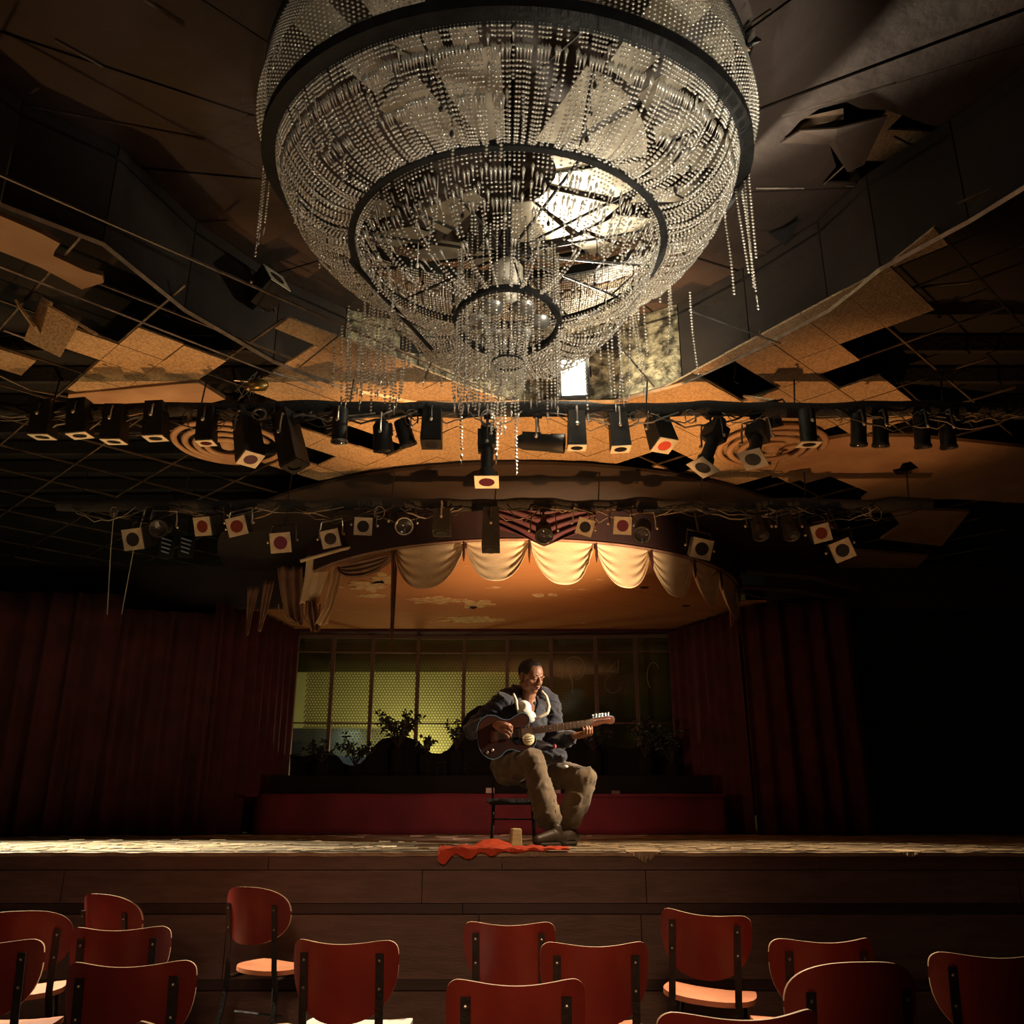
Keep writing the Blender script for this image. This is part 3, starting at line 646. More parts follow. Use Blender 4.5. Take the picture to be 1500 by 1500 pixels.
# shrubs
def shrub(px, py, Y, w, h, n, label, seed, leafw=.014, leafl=.075):
    r = random.Random(seed); base = PY(px, py, Y); t = thing('potted_shrub', label, 'shrub', base, 'shrubs behind the riser'); mb = MB(); st = MB()
    for k in range(max(5, n // 14)):
        a = r.uniform(0, 6.3); tip = V((math.cos(a) * w * r.uniform(.3, 1), math.sin(a) * .18, h * r.uniform(.55, 1))); mid = tip * .5 + V((0, 0, h * .12))
        st.tube([V((0, 0, 0)), mid, tip], [.008, .006, .003], 4)
        for q in range(14):
            f = r.uniform(.35, 1.02); p = (mid * 2 * f if f < .5 else mid.lerp(tip, (f - .5) * 2)); d = V((r.uniform(-1, 1), r.uniform(-1, .6), r.uniform(-.5, .7))).normalized()
            s_ = d.cross(V((r.uniform(-.4, .4), 1, r.uniform(-.4, .4)))).normalized() * leafw; L = leafl * r.uniform(.6, 1.2)
            mb.add([p, p + d * L * .45 + s_, p + d * L + V((0, 0, -.012)), p + d * L * .45 - s_], [(0, 1, 2, 3)])
    o = mb.build('foliage', 'leaf', t, normals=False); o['kind'] = 'stuff'; st.build('stem', 'bark', t)
    pd = base.z - ZF - .445; MB().lathe([(.0, -pd), (.08, -pd), (.10, 0), (.085, 0), (.07, -.05), (0, -.05)], n=12).build('pot', 'cutout', t, smooth=True)
shrub(583, 1096, 11.9, .38, .50, 340, 'dark bushy shrub against the brightest pane', 1); shrub(520, 1122, 11.9, .25, .40, 160, 'sparse shrub catching blue light at the low left panes', 2)
shrub(668, 1100, 11.85, .20, .42, 150, 'slender shrub just left of the guitarist elbow', 3); shrub(470, 1118, 11.8, .25, .30, 120, 'small dark shrub beside the left curtain', 4)
shrub(870, 1100, 11.8, .35, .40, 220, 'dark shrub behind the guitar headstock', 5); shrub(945, 1110, 11.7, .35, .55, 300, 'tall dark shrub between headstock and right curtain', 6)
shrub(985, 1120, 11.6, .25, .45, 160, 'dark shrub touching the right curtain', 8); shrub(625, 1105, 11.8, .2, .25, 120, 'low leafy shrub in the dip of the scenery board', 9)
# ================================================================== CURTAINS
def curtain(path, ztop, zb, label, pleat=.08, amp=.06, seed=0, lean=0, name='stage_curtain'):
    path = [V(p) for p in path]; seg = [(path[i + 1] - path[i]).length for i in range(len(path) - 1)]; L = sum(seg); n = int(L / pleat * 8)
    def at(s):
        for i, l in enumerate(seg):
            if s <= l or i == len(seg) - 1: d = (path[i + 1] - path[i]) / l; return path[i] + d * s, V((-d.y, d.x))
            s -= l
    ph = random.Random(seed).uniform(0, 9)
    def fn(a, b):
        s = a * L; p, nr = at(s); k = s / pleat * PI + ph + 1.1 * noise.noise(V((s * 3, 0, seed))) ; A = amp * (.6 + .5 * noise.noise(V((s * 5, 2, seed)))) * (1.15 - .35 * b)
        w = math.sin(k); q = p + nr * (A * (w + .25 * math.sin(2 * k + b)))
        tp = ztop(a) if callable(ztop) else ztop
        return V((q.x + lean * (1 - b) , q.y, lerp(zb + .01 * math.sin(k * .5), tp, b)))
    o = MB().grid(fn, n, 6).build(name, 'curtain', smooth=True, normals=False)
    md = o.modifiers.new('t', 'SOLIDIFY'); md.thickness = .006
    return tag(o, label, 'curtain')
curtain([(-7.6, 9.7), (-4.46, 9.97)], 3.62, ZF + .01, 'dark red pleated drape at the far left end of the stage', seed=1, pleat=.14, amp=.07)
curtain([(-4.5, 10.02), (-3.46, 10.33)], 3.46, ZF + .01, 'dark red pleated drape beside the left end of the riser', seed=2, pleat=.12, amp=.065)
curtain([(-3.5, 10.35), (-3.15, 11.0), (-2.96, 12.2)], 3.62, ZF + .01, 'dusty red drape next to the window and left riser end', seed=3, pleat=.10)
curtain([(2.14, 12.2), (2.55, 11.3), (2.75, 10.75)], 3.60, ZF + .01, 'brownish red drape bordering the window on the right', seed=4, pleat=.10)
curtain([(2.8, 10.7), (3.45, 10.35), (3.95, 10.2)], 3.62, ZF + .01, 'outer red pleated drape on the dark right side of the stage', seed=5, pleat=.12, amp=.065)
struct(MB().box((-5.4, 10.6, 3.85), (5.2, .1, .52)).build('wall_pelmet', 'wall')); struct(MB().box((5.6, 10.6, 3.85), (5.0, .1, .52)).build('wall_pelmet_2', 'wall'))
struct(MB().box((-5.3, 10.95, 2.45), (4.0, .06, 2.9)).build('wall_wing', 'void')); struct(MB().box((5.45, 10.95, 2.45), (5.0, .06, 2.9)).build('wall_wing_2', 'void'))
# steps of brown plaster beside the opening on the right
for i, (p0, p1, z) in enumerate([((1095, 838), (1255, 862), 3.75), ((1085, 860), (1240, 880), 3.66)]):
    a, b = PZ(*p0, z), PZ(*p1, z); tag(MB().tube([a, a.lerp(b, .5) + V((.05, -.15, 0)), b], .05, 6, flat=.6).build('cornice', 'dark_plaster'), ['upper brown plaster cornice above the right drapes', 'lower brown plaster cornice above the right drapes'][i], 'cornice')
# ================================================================== VALANCE
val = thing('scalloped_valance', 'cream scalloped swag valance hung along the round stage opening', 'valance', (AC.x, AC.y, ZS))
def angx(px, py): 
    p = PZ(px, py, ZS); return math.degrees(math.atan2(p.y - AC.y, p.x - AC.x))
def ang_of_px(px):
    best = None
    for k in range(900):
        a = -179 + k * .2
        if a > 0: break
        q = (AC.x + R1 * math.cos(math.radians(a)), AC.y + R1 * math.sin(math.radians(a)), ZS)
        e = abs(pix(q)[0] - px)
        if best is None or e < best[0]: best = (e, a)
    return best[1]
bnd = [578, 681, 775, 872, 952, 1014, 1052, 1078]; drops = [.44, .40, .43, .42, .44, .44, .46]
for k in range(7):
    a0, a1 = ang_of_px(bnd[k]), ang_of_px(bnd[k + 1]); dr = drops[k]
    def sw(s, t, a0=a0, a1=a1, dr=dr, k=k):
        a = math.radians(lerp(a0 + .25, a1 - .25, s)); e = abs(2 * s - 1); bow = (1 - e ** 2.4) ** .75
        narrow = (a0 + (a1 - a0) * .5); zt = ZS + .0
        z = zt - dr * t * (.10 + .90 * bow)
        if k == 2 and s > .78 and t > .8: z += .09 * (s - .78) / .22 * (1 if int(s * 40) % 3 else .5)
        fold = .018 * math.sin(t * 26 + 0.0) * (e ** 1.6) * (.3 + t) + .03 * bow * t ; R = R1 - .01 + fold - .02 * math.sin(PI * t)
        return V((R * math.cos(a), R * math.sin(a), z - ZS))
    o = MB().grid(sw, 40, 34).build('swag', 'valance', val, smooth=True, normals=False); md = o.modifiers.new('t', 'SOLIDIFY'); md.thickness = .004
    am = math.radians(a1)
    MB().tube([V((R1 * 1.01 * math.cos(am), R1 * 1.01 * math.sin(am), .0)), V((R1 * 1.012 * math.cos(am), R1 * 1.012 * math.sin(am), -.14)), V((R1 * 1.01 * math.cos(am), R1 * 1.01 * math.sin(am), -.20 - .03 * (k % 2)))], [.012, .014, .004], 6).build('swag_tie', 'valance_red', val)
mb = MB(); pts = [V((R1 * 1.01 * math.cos(math.radians(a)), R1 * 1.01 * math.sin(math.radians(a)), .0)) for a in range(-158, -19, 3)]
mb.tube(pts, .016, 5).build('header_cord', 'brown_cloth', val)
# torn left end
a0, a1 = ang_of_px(497), ang_of_px(578)
tv = val
def tsw(s, t):
    a = math.radians(lerp(a0, a1, s)); e = abs(2 * s - 1); return V(((R1 + .02 * math.sin(t * 22)) * math.cos(a), (R1 + .02 * math.sin(t * 22)) * math.sin(a), -.04 - .17 * t * (1 - e ** 2) ** .6 - .01))
o = MB().grid(tsw, 24, 14).build('rolled_swag', 'brown_cloth', tv, smooth=True, normals=False); o.modifiers.new('t', 'SOLIDIFY').thickness = .006
def ribbon(pts_px, Y, wid, m, name, fold=.02, parent=None, cols=8):
    """hanging strip of cloth: centre line given, width, gathered"""
    P = [PY(x, y, Y) for x, y in pts_px]; n = len(P) - 1
    def fn(a, b):
        s = a * n; i = min(int(s), n - 1); p = P[i].lerp(P[i + 1], s - i); w_ = lerp(wid[i], wid[i + 1], s - i)
        return p + V(((b - .5) * w_, fold * math.sin(b * 17 + a * 2) , .01 * math.sin(b * 9))) - (parent.location if parent else V())
    o = MB().grid(fn, n * 6, cols * 3).build(name, m, parent, smooth=True, normals=False); o.modifiers.new('t', 'SOLIDIFY').thickness = .005; return o
YT = 9.0
ribbon([(577, 785), (578, 830), (576, 880), (574, 925), (574, 946)], 8.3, [.06, .055, .05, .04, .01], 'brown_cloth', 'hanging_shred', .02, tv)
ribbon([(498, 805), (492, 850), (482, 890), (470, 915)], YT, [.16, .12, .12, .14], 'valance', 'hanging_shred', .03, tv)
ribbon([(470, 815), (462, 850), (452, 885)], YT + .15, [.30, .24, .20], 'valance', 'hanging_shred', .015, tv)
ribbon([(455, 880), (458, 900), (462, 925)], YT + .1, [.10, .16, .10], 'brown_cloth', 'hanging_shred', .03, tv)
ribbon([(425, 830), (428, 870), (432, 905), (440, 915)], YT + .4, [.28, .26, .18, .06], 'brown_cloth', 'hanging_shred', .03, tv)
ribbon([(395, 850), (388, 890), (380, 925)], YT + .7, [.12, .10, .04], 'brown_cloth', 'hanging_shred', .02, tv)
ribbon([(372, 860), (366, 900), (362, 930)], YT + .8, [.14, .08, .03], 'brown_cloth', 'hanging_shred', .02, tv)
mb = MB(); 
for cx, rx in ((430, 22), (455, 14)):
    mb.tube([PY(cx + rx * math.cos(math.radians(a)), 885 + 28 * math.sin(math.radians(a)), YT + .2) - tv.location for a in range(0, 181, 15)], .008, 5)
mb.build('hanging_cord', 'brown_cloth', tv)
# curved pale header strip on the left
p = [PY(x, y, 8.6) for x, y in [(440, 822), (500, 805), (560, 792), (640, 786)]]; MB().tube([q - tv.location for q in p], .022, 6, flat=.8).build('header_strip', 'valance', tv)
ribbon([(1078, 850), (1076, 880), (1072, 918)], 9.9, [.14, .12, .03], 'brown_cloth', 'hanging_shred', .02, val)
# central dark red drape over the fascia
rd = thing('red_festoon', 'dark red gathered festoon above the centre of the valance', 'drape', (.4, 8.0, ZL - .05))
def fest(s, t):
    x = lerp(-.20, .80, s); e = abs(2 * s - 1); yc = AC.y - math.sqrt((R1 + .08) ** 2 - (x - AC.x) ** 2)
    z = ZL - .05 - (.26 + .20 * (1 - e)) * t; return V((x - .4, yc - 8.0 - .02 * math.sin(t * 30 + e * 6) * (.4 + t), z - (ZL - .05)))
o = MB().grid(fest, 30, 40).build('drape_cloth', 'valance_red', rd, smooth=True, normals=False); o.modifiers.new('t', 'SOLIDIFY').thickness = .005
# ================================================================== TRUSSES AND SPOTLIGHTS
def pipe(name, y, z, x0, x1, label, ysag=0):
    t = thing(name, label, 'lighting bar', ((x0 + x1) / 2, y, z)); L = (x1 - x0) / 2
    MB().tube([V((lerp(-L, L, k / 30), 0, ysag * math.sin(k * .9) * .4)) for k in range(31)], .032, 8).build('bar', 'black', t, smooth=True)
    MB().grid(lambda a, b: V((lerp(-L, L, a), .055 * math.cos(b * 2 * PI), .055 * math.sin(b * 2 * PI) * (1 + .5 * noise.noise(V((a * 30, b * 2, z)))) + .02 * noise.noise(V((a * 18, 0, z))))), 160, 8).build('black_wrap', 'blackcloth', t, smooth=True, normals=False)
    for k in range(9):
        x = lerp(-L * .95, L * .95, k / 8); MB().tube([V((x, 0, 0)), V((x + .02, 0, (ZL - z - .01) if y < 7 else (ZL - z - .06)))], .006, 5).build('drop_rod', 'iron', t)
    return t
T1Y, T1Z = 5.55, 3.86; T2Y, T2Z = 7.2, 3.74
b1 = pipe('lighting_bar', T1Y, T1Z, -4.4, 4.2, 'black wrapped lighting bar nearer the chandelier', .02); b2 = pipe('lighting_bar', T2Y, T2Z, -3.9, 3.6, 'black lighting bar nearer the stage opening', .02)
rc = random.Random(5)
def cables(t, L, n, ms):
    for k in range(n):
        x = rc.uniform(-L, L * .8); w_ = rc.uniform(.25, .9); sg = rc.uniform(.02, .13); y0 = -.05 - rc.random() * .03
        pts = [V((x + w_ * s / 8, y0 + .02 * math.sin(s * 2 + k), -.05 - sg * math.sin(PI * s / 8) + .01 * math.sin(s * 3 + k))) for s in range(9)]
        MB().tube(pts, rc.choice([.004, .005, .007]), 5).build('cable', rc.choice(ms), t, smooth=True)
    for k in range(n // 3):
        x = rc.uniform(-L, L); a0 = rc.random() * 6; R = rc.uniform(.03, .06)
        pts = [V((x + R * math.cos(a0 + s * .55), -.05, -.06 - R + R * math.sin(a0 + s * .55) * 1.2 + .002 * s)) for s in range(18)]
        MB().tube(pts, .004, 5).build('cable', rc.choice(ms), t, smooth=True)
cables(b1, 4.1, 44, ['cable', 'cable_black', 'cable', 'rail']); cables(b2, 3.6, 34, ['cable_black', 'cable', 'rail'])
# spotlight: built along its own -Z; hung from the bar
def spotlight(px, py, Y, barz, d, size, body, gel, label, L=None, frame_m='gel_frame', w=1.0, gp='spotlights on the bar nearer the chandelier', plate=True):
    """px,py: where the gel frame centre shows; Y its distance; d: aim direction"""
    c = PY(px, py, Y); d = V(d).normalized(); L = L or size * 1.5
    a, b, _ = frame(d); R = Matrix((a, b, -d)).transposed()            # local -Z -> d
    roll = rc.uniform(-.35, .35) if 'stage' in gp.split('nearer')[1] and plate else 0
    R = R @ Matrix.Rotation(roll, 3, 'Z')
    t = thing('stage_spotlight', label, 'spotlight', c, gp); t.rotation_euler = R.to_euler()
    s = size
    if body == 'box':
        MB().box((0, 0, L / 2 + .004), (s * 1.06 * w, s * 1.0 * w, L), taper=.88).build('housing', 'black', t)
    elif body == 'fresnel':
        MB().lathe([(0, L), (s * .26, L), (s * .38, L * .85), (s * .40, L * .3), (s * .43, L * .28), (s * .44, .01), (s * .40, .01)], n=18).box((0, s * .30, L * .7), (s * .3, s * .28, L * .4)).build('housing', 'black', t, smooth=True, sharp=40)
    elif body == 'profile':
        MB().lathe([(0, L), (s * .30, L), (s * .36, L * .82), (s * .36, L * .62), (s * .27, L * .60), (s * .27, L * .2), (s * .36, L * .17), (s * .36, .01)], n=18).box((0, 0, L * .72), (s * .8, s * .8, L * .28)).build('housing', 'black', t, smooth=True, sharp=40)
    else:
        MB().lathe([(0, L), (s * .36, L), (s * .40, L * .92), (s * .40, 0), (s * .37, 0)], n=18).build('housing', 'black', t, smooth=True, sharp=40)
    MB().lathe([(0, .012), (s * .34, .010), (s * .36, 0), (s * .39, .0)], n=18).build('lens', 'gel_dark', t, smooth=True)
    if plate:
        h = s / 2; n = 20; mb = MB(); circ_ = [(math.cos(2 * PI * k / n) * s * .33, math.sin(2 * PI * k / n) * s * .33) for k in range(n)]
        mb.slab([(-h, -h), (h, -h), (h, h), (-h, h)], -.008, -.002, holes=[circ_]); mb.build('gel_frame', frame_m, t)
        if gel: MB().slab(circ_, -.0055, -.004).build('gel', gel, t)
    else:
        MB().lathe([(s * .40, 0), (s * .45, -.004), (s * .45, .012), (s * .40, .014)], n=20).build('front_ring', frame_m, t)
    # yoke and clamp toward the bar
    piv = V((0, 0, L * .55)); wv = s * .56 * w + .014
    Ri = R.inverted(); up = Ri @ V((0, 0, 1)); dist = max(.08, barz - (c - d * L * .55).z - .03)
    if abs(up.x) > .9: up = V((0, .3, 1)).normalized()
    tp = piv + up * min(dist, .14)
    lat = V((1, 0, 0))
    MB().tube([piv - lat * wv, piv - lat * wv + up * .06, tp - lat * wv * .9, tp + lat * wv * .9, piv + lat * wv + up * .06, piv + lat * wv], .007, 5, flat=1).build('yoke', 'steel' if random.random() < .5 else 'iron', t)
    for sg in (-1, 1): MB().ball(piv + lat * sg * (wv + .012), .014, seg=6, ring=4).build('yoke_knob', 'steel', t, smooth=True)
    bar = Ri @ (V(((c.x - (d * L * .55).x), T2Y if 'nearer the stage' in gp else T1Y, barz - .03)) - c)
    MB().tube([tp, tp.lerp(bar, .6), bar], .010, 6).build('clamp', 'iron', t)
    MB().box(bar, (.05, .05, .06)).build('hook_clamp', 'iron', t)
    return t
dn = (0, .12, -1)
S1 = [(62, 639, dn, .135, 'box', None, 'plain pale gel frame lamp, outermost of the near bar left row'),
 (117, 637, (.1, .1, -1), .135, 'box', None, 'boxy spotlight with pale frame, second in from the left end of the near bar'),
 (167, 646, dn, .135, 'box', None, 'boxy spotlight with pale frame hung lowest in the left row of the near bar'),
 (228, 641, (.05, .1, -1), .135, 'box', None, 'boxy spotlight with pale frame just left of the broken rose'),
 (302, 648, (.05, .05, -1), .115, 'box', 'gel_red', 'small boxy spotlight with red gel over the left ceiling rose'),
 (497, 648, dn, .13, 'can', None, 'black round can spotlight with a bright ring rim, near bar left of centre'),
 (632, 650, (0, -.1, -1), .14, 'box', 'gel_dark', 'square black box lamp hanging under the bead fringe'),
 (845, 655, (0, .05, -1), .125, 'box', 'gel_dark', 'box lamp with a pale frame next to the sideways floodlight'),
 (909, 657, (.05, 0, -1), .13, 'box', 'gel_dark', 'box lamp with pale frame and dark worn gel right of centre'),
 (973, 652, (.15, -.35, -1), .14, 'box', 'gel_orange', 'spotlight whose square frame holds a bright orange red gel'),
 (1185, 650, (0, .1, -1), .14, 'can', 'gel_dark', 'can spotlight with yellowish frame beside the right ceiling rose')]
for x, y, d, s, b, g, lab in S1:
    t = spotlight(x, y, T1Y - .05, T1Z, d, s, b, g, lab, L=.24 if s < .16 else .20, plate=b != 'can' or x > 1000, frame_m='gel_frame' if x not in (497, 632) else ('steel' if x == 497 else 'black'))
spotlight(367, 672, T1Y - .1, T1Z, (.28, -.3, -1), .14, 'box', 'gel_purple', 'long slanting black spotlight with purple gel under the left rose', L=.42)
spotlight(432, 682, T1Y - .1, T1Z, (.30, -.15, -1), .14, 'box', None, 'long slanting black spotlight with an empty wire frame', L=.42, frame_m='black')
spotlight(713, 705, T1Y - .05, T1Z, (0, -.18, -1), .16, 'profile', 'gel_purple', 'long profile spotlight pointing straight down at the centre', L=.44)
spotlight(1030, 684, T1Y - .1, T1Z, (-.42, -.25, -1), .16, 'profile', 'gel_dark', 'long slanting profile spotlight with clear lens, right of centre', L=.42)
t = spotlight(1103, 672, T1Y - .1, T1Z, (-.35, -.45, -1), .16, 'profile', 'gel_dark', 'slanting spotlight with glinting lens in front of the right rose', L=.36)
spotlight(562, 660, T1Y - .02, T1Z, (.1, .2, -1), .16, 'fresnel', None, 'bulky black fresnel lamp behind the left bead fringe', L=.20, plate=False, frame_m='black')
spotlight(598, 652, T1Y + .05, T1Z, (.3, .2, -1), .14, 'can', None, 'short black can lamp between bead fringe and square box', L=.18, plate=False, frame_m='black')
t = spotlight(826, 650, T1Y - .05, T1Z, (1, -.15, -.12), .15, 'fresnel', None, 'black floodlight lying sideways under the flood glow', L=.32, plate=False, frame_m='black')
for x, k in ((1258, 'first'), (1290, 'second'), (1352, 'third'), (1390, 'last')):
    spotlight(x, 652 + (x - 1258) * .03, T1Y, T1Z, (rr(-.08, .08), .15, -1), .13, 'can', None, '%s in order of the four black can lamps at the dark right end' % k, L=.22, plate=False, frame_m='iron')
spotlight(1135, 625, T1Y + .1, T1Z, (.2, .3, -1), .14, 'can', None, 'upright black can lamp just right of the glinting slanted one', L=.18, plate=False, frame_m='black')
G2 = 'spotlights on the bar nearer the stage'
S2 = [(195, 790, (-.15, -1, -.45), .19, 'box', 'gel_dark', 'spotlight with pale frame and black hole, lowest at the left end of the stage bar'),
 (297, 771, (-.3, -1, -.5), .17, 'box', 'gel_red', 'spotlight with dull red gel turned askew, left part of the stage bar'),
 (347, 771, (.15, -1, -.35), .17, 'box', 'gel_red', 'spotlight with larger round red gel right of the askew one'),
 (411, 795, (.15, -1, -.4), .18, 'box', 'gel_purple', 'spotlight with purple gel hung low beside the torn valance'),
 (484, 789, (.2, -1, -.45), .16, 'box', 'gel_dark', 'spotlight with pale frame above the torn valance'),
 (532, 771, (.1, -1, -.4), .16, 'box', 'gel_dark', 'dark lens spotlight with pale frame left of the glinting lens one'),
 (857, 772, (0, -1, -.35), .15, 'fresnel', 'gel_dark', 'fresnel with open bottomed pale frame right of centre on the stage bar'),
 (912, 770, (-.05, -1, -.4), .16, 'fresnel', 'gel_purple', 'fresnel with pale square frame above the fifth swag'),
 (1028, 804, (-.1, -1, -.35), .18, 'box', 'gel_dark', 'spotlight with pale frame hung low over the right swags'),
 (1203, 781, (-.2, -1, -.4), .16, 'box', 'gel_red', 'spotlight with dim red gel toward the dark right end'),
 (1234, 806, (-.25, -1, -.45), .18, 'box', 'gel_dark', 'spotlight with pale frame and black hole, outermost right of the stage bar')]
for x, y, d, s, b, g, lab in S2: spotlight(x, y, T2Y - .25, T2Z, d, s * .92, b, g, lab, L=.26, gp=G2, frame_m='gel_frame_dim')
for x, y, d, s, b, L, lab in [(232, 775, (.1, -1, -.5), .17, 'can', .22, 'unframed dark can lamp near the left end of the stage bar'), (592, 771, (.2, -.9, -.6), .17, 'can', .24, 'can lamp with a glinting tilted lens above the first swag'),
  (647, 782, (0, -.1, -1), .15, 'box', .2, 'plain black box lamp over the widest swag'), (719, 806, (0, -.1, -1), .15, 'box', .36, 'long black box lamp hanging down in front of the second swag'),
  (797, 786, (0, -.8, -.7), .17, 'fresnel', .22, 'round black lamp in front of the red festoon'), (940, 784, (-.2, -.8, -.6), .17, 'can', .26, 'unframed black can lamp right of the purple gel fresnel'),
  (1115, 785, (0, -.5, -1), .15, 'fresnel', .2, 'dim bare fresnel over the right end of the valance'), (1160, 785, (0, -.5, -1), .15, 'fresnel', .2, 'dim bare fresnel left of the dim red gel')]:
    spotlight(x, y, T2Y - .2, T2Z, d, s, b, None, lab, L=L, gp=G2, plate=False, frame_m='steel' if x == 592 else 'black')
# the lit floodlight under the recess wall
fl = PY(840, 553, 5.52); t = thing('floodlight', 'glaring square floodlight shining behind the chandelier fringe', 'floodlight', fl); t.rotation_euler = (V((-.1, -1, -.62)).to_track_quat('-Z', 'Y')).to_euler()
MB().box((0, 0, .07), (.22, .30, .12), taper=.8).build('housing', 'black', t)
MB().box((0, 0, .004), (.165, .24, .006)).build('lens', 'lens_lit', t); MB().tube([V((-.12, 0, .05)), V((-.12, .05, .2)), V((.12, .05, .2)), V((.12, 0, .05))], .008, 5).build('yoke', 'iron', t)
# hanging ceiling light on left (small brass lamp), coil ring, and stuff on the dark shelf
p = PZ(377, 565, 4.0); t = thing('brass_lamp', 'small brass ended lamp hanging among wires on the left', 'lamp', p); MB().lathe([(0, -.05), (.035, -.05), (.04, .05), (.02, .07)], axis=(1, 0, .1), n=12).build('lamp_body', 'brass', t, smooth=True)
for k in range(8): MB().tube([V((rr(-.05, .05), 0, .02 + rr(-.02, .05))), V((rr(-.15, .05), rr(-.05, .05), rr(.0, .1))), V((rr(-.2, -.02), 0, -.08 + rr(-.05, .05)))], .003, 4).build('wire', 'steel', t)
p = PY(380, 607, T1Y - .1); t = tag(MB().tube([p + V((.045 * math.cos(a * PI / 8), 0, .04 * math.sin(a * PI / 8))) for a in range(16)], .008, 6, closed=True).build('cable_coil', 'steel', smooth=True), 'small grey cable coil on the near bar above the purple gel spotlight', 'cable')
# clutter mirrored in the left recess wall: a reflected spotlight modelled solid, and cables
spotlight(405, 408, 5.0, 4.4, (.8, -.5, .6), .17, 'box', 'gel_dark', 'mirror image of a pale framed spotlight, modelled solid at the left recess wall', L=.2)
t = thing('wire_tangle', 'tangle of pale wires and rods below the mirrored spotlight', 'wires', PY(330, 440, 5.2))
for x, y in [(267, 410), (258, 435), (245, 400), (290, 437), (335, 420), (345, 430), (315, 440), (372, 435), (380, 440), (300, 452)]:
    a = PY(x, y, 5.1); b = PY(x + rr(-6, 6), y + rr(10, 30), 5.1); MB().tube([a - t.location, b - t.location], .006, 5).build('rod', 'steel', t)
def jspts(l): return [[(x / 3.75, 300 + y / 3.75) for x, y in s] for s in l]
strokes(jspts([[(1360, 640), (1375, 700), (1395, 745), (1415, 750), (1425, 700), (1415, 640), (1400, 690), (1390, 740), (1370, 700)], [(1440, 650), (1420, 670), (1440, 710), (1435, 745), (1410, 750)]]), 5.25, 'gel_frame', 'graffiti_tag', 'looping pale graffiti on the dark recess wall at left', .005)
# louvre vents with bluish light
for x, lab in ((243, 'left of two small blue lit louvre vents above the left drapes'), (272, 'right of two small blue lit louvre vents above the left drapes')):
    t = thing('louvre_vent', lab, 'vent', PY(x, 800, 8.9)); 
    for k in range(4): MB().box((0, 0, .07 - k * .045), (.11 - .01 * k, .03, .012), Matrix.Rotation(.3, 3, 'Y')).build('slat', 'louvre', t)
    MB().box((0, .03, 0), (.16, .01, .24)).build('vent_back', 'void', t)
    MB().tube([V((0, .03, .1)), V((0, .03, ZL - t.location.z + .55))], .008, 5).build('hanger', 'iron', t)
lamp('SPOT', 'vent_light', (-3.1, 8.0, 2.6), (-3.35, 8.9, 3.3), 6, (.5, .7, 1), .03, 25)
# thin cords hanging at far left
for k, (x0, x1) in enumerate(((168, 157), (215, 178))):
    a = PY(x0, 740, T2Y); tag(MB().tube([a, PY((x0 + x1) / 2, 800, 7.8), PY(x1, 900, 8.5)], .005, 5).build('hanging_cord', 'cable'), ['straight thin cord dangling at the left end of the stage bar', 'slanting thin cord dangling right of the straight one'][k], 'cord')
# ================================================================== CHANDELIER
CY = 3.80
def ctr(py, px=744):
    p = PY(px, py, CY); return p
RA, RB, RC_ = 1.185, .775, .25
def hoopfit(top, bot, R_):
    a, b = PY(744, top, CY - R_), PY(744, bot, CY + R_); return V(((a.x + b.x) / 2, CY, (a.z + b.z) / 2)), (b.z - a.z) / (2 * R_)
(c0, tA), (c1, tB), (c2, tC) = hoopfit(14, 408, RA), hoopfit(213, 476, RB), hoopfit(422, 518, RC_)
ch = thing('chandelier', 'huge round three tier crystal bead chandelier with torn hanging strands', 'chandelier', (c1.x, CY, ZU))
loc0 = V((c1.x, CY, ZU))
def ringpts(c, R, tilt, n=72): return [V((c.x + R * math.cos(2 * PI * k / n), c.y + R * math.sin(2 * PI * k / n), c.z + tilt * R * math.sin(2 * PI * k / n))) for k in range(n)]
def hoop(c, R, tilt, w, h, name='hoop'):
    pts = ringpts(c, R, tilt); mb = MB(); vs = []; fs = []; n = len(pts)
    for p in pts:
        d = V((p.x - c.x, p.y - c.y, 0)).normalized()
        for a, b in ((-w, -h), (w, -h), (w, h), (-w, h)): vs.append(p + d * a + V((0, 0, b)) - loc0)
    for i in range(n):
        j = (i + 1) % n
        for k in range(4): fs.append((i * 4 + k, i * 4 + (k + 1) % 4, j * 4 + (k + 1) % 4, j * 4 + k))
    return mb.add(vs, fs).build(name, 'black', ch, smooth=False)
hoop(c0, RA, tA, .045, .03); hoop(c1, RB, tB, .016, .016); hoop(c2, RC_, tC, .012, .014)
hoop(V((c2.x, c2.y, c2.z - .22)), .075, 0, .004, .004); hoop(V((c0.x, CY, ZU - .05)), 1.24, 0, .015, .015)
def hz(c, R, tilt, th): return V((c.x + R * math.cos(th), c.y + R * math.sin(th), c.z + tilt * R * math.sin(th)))
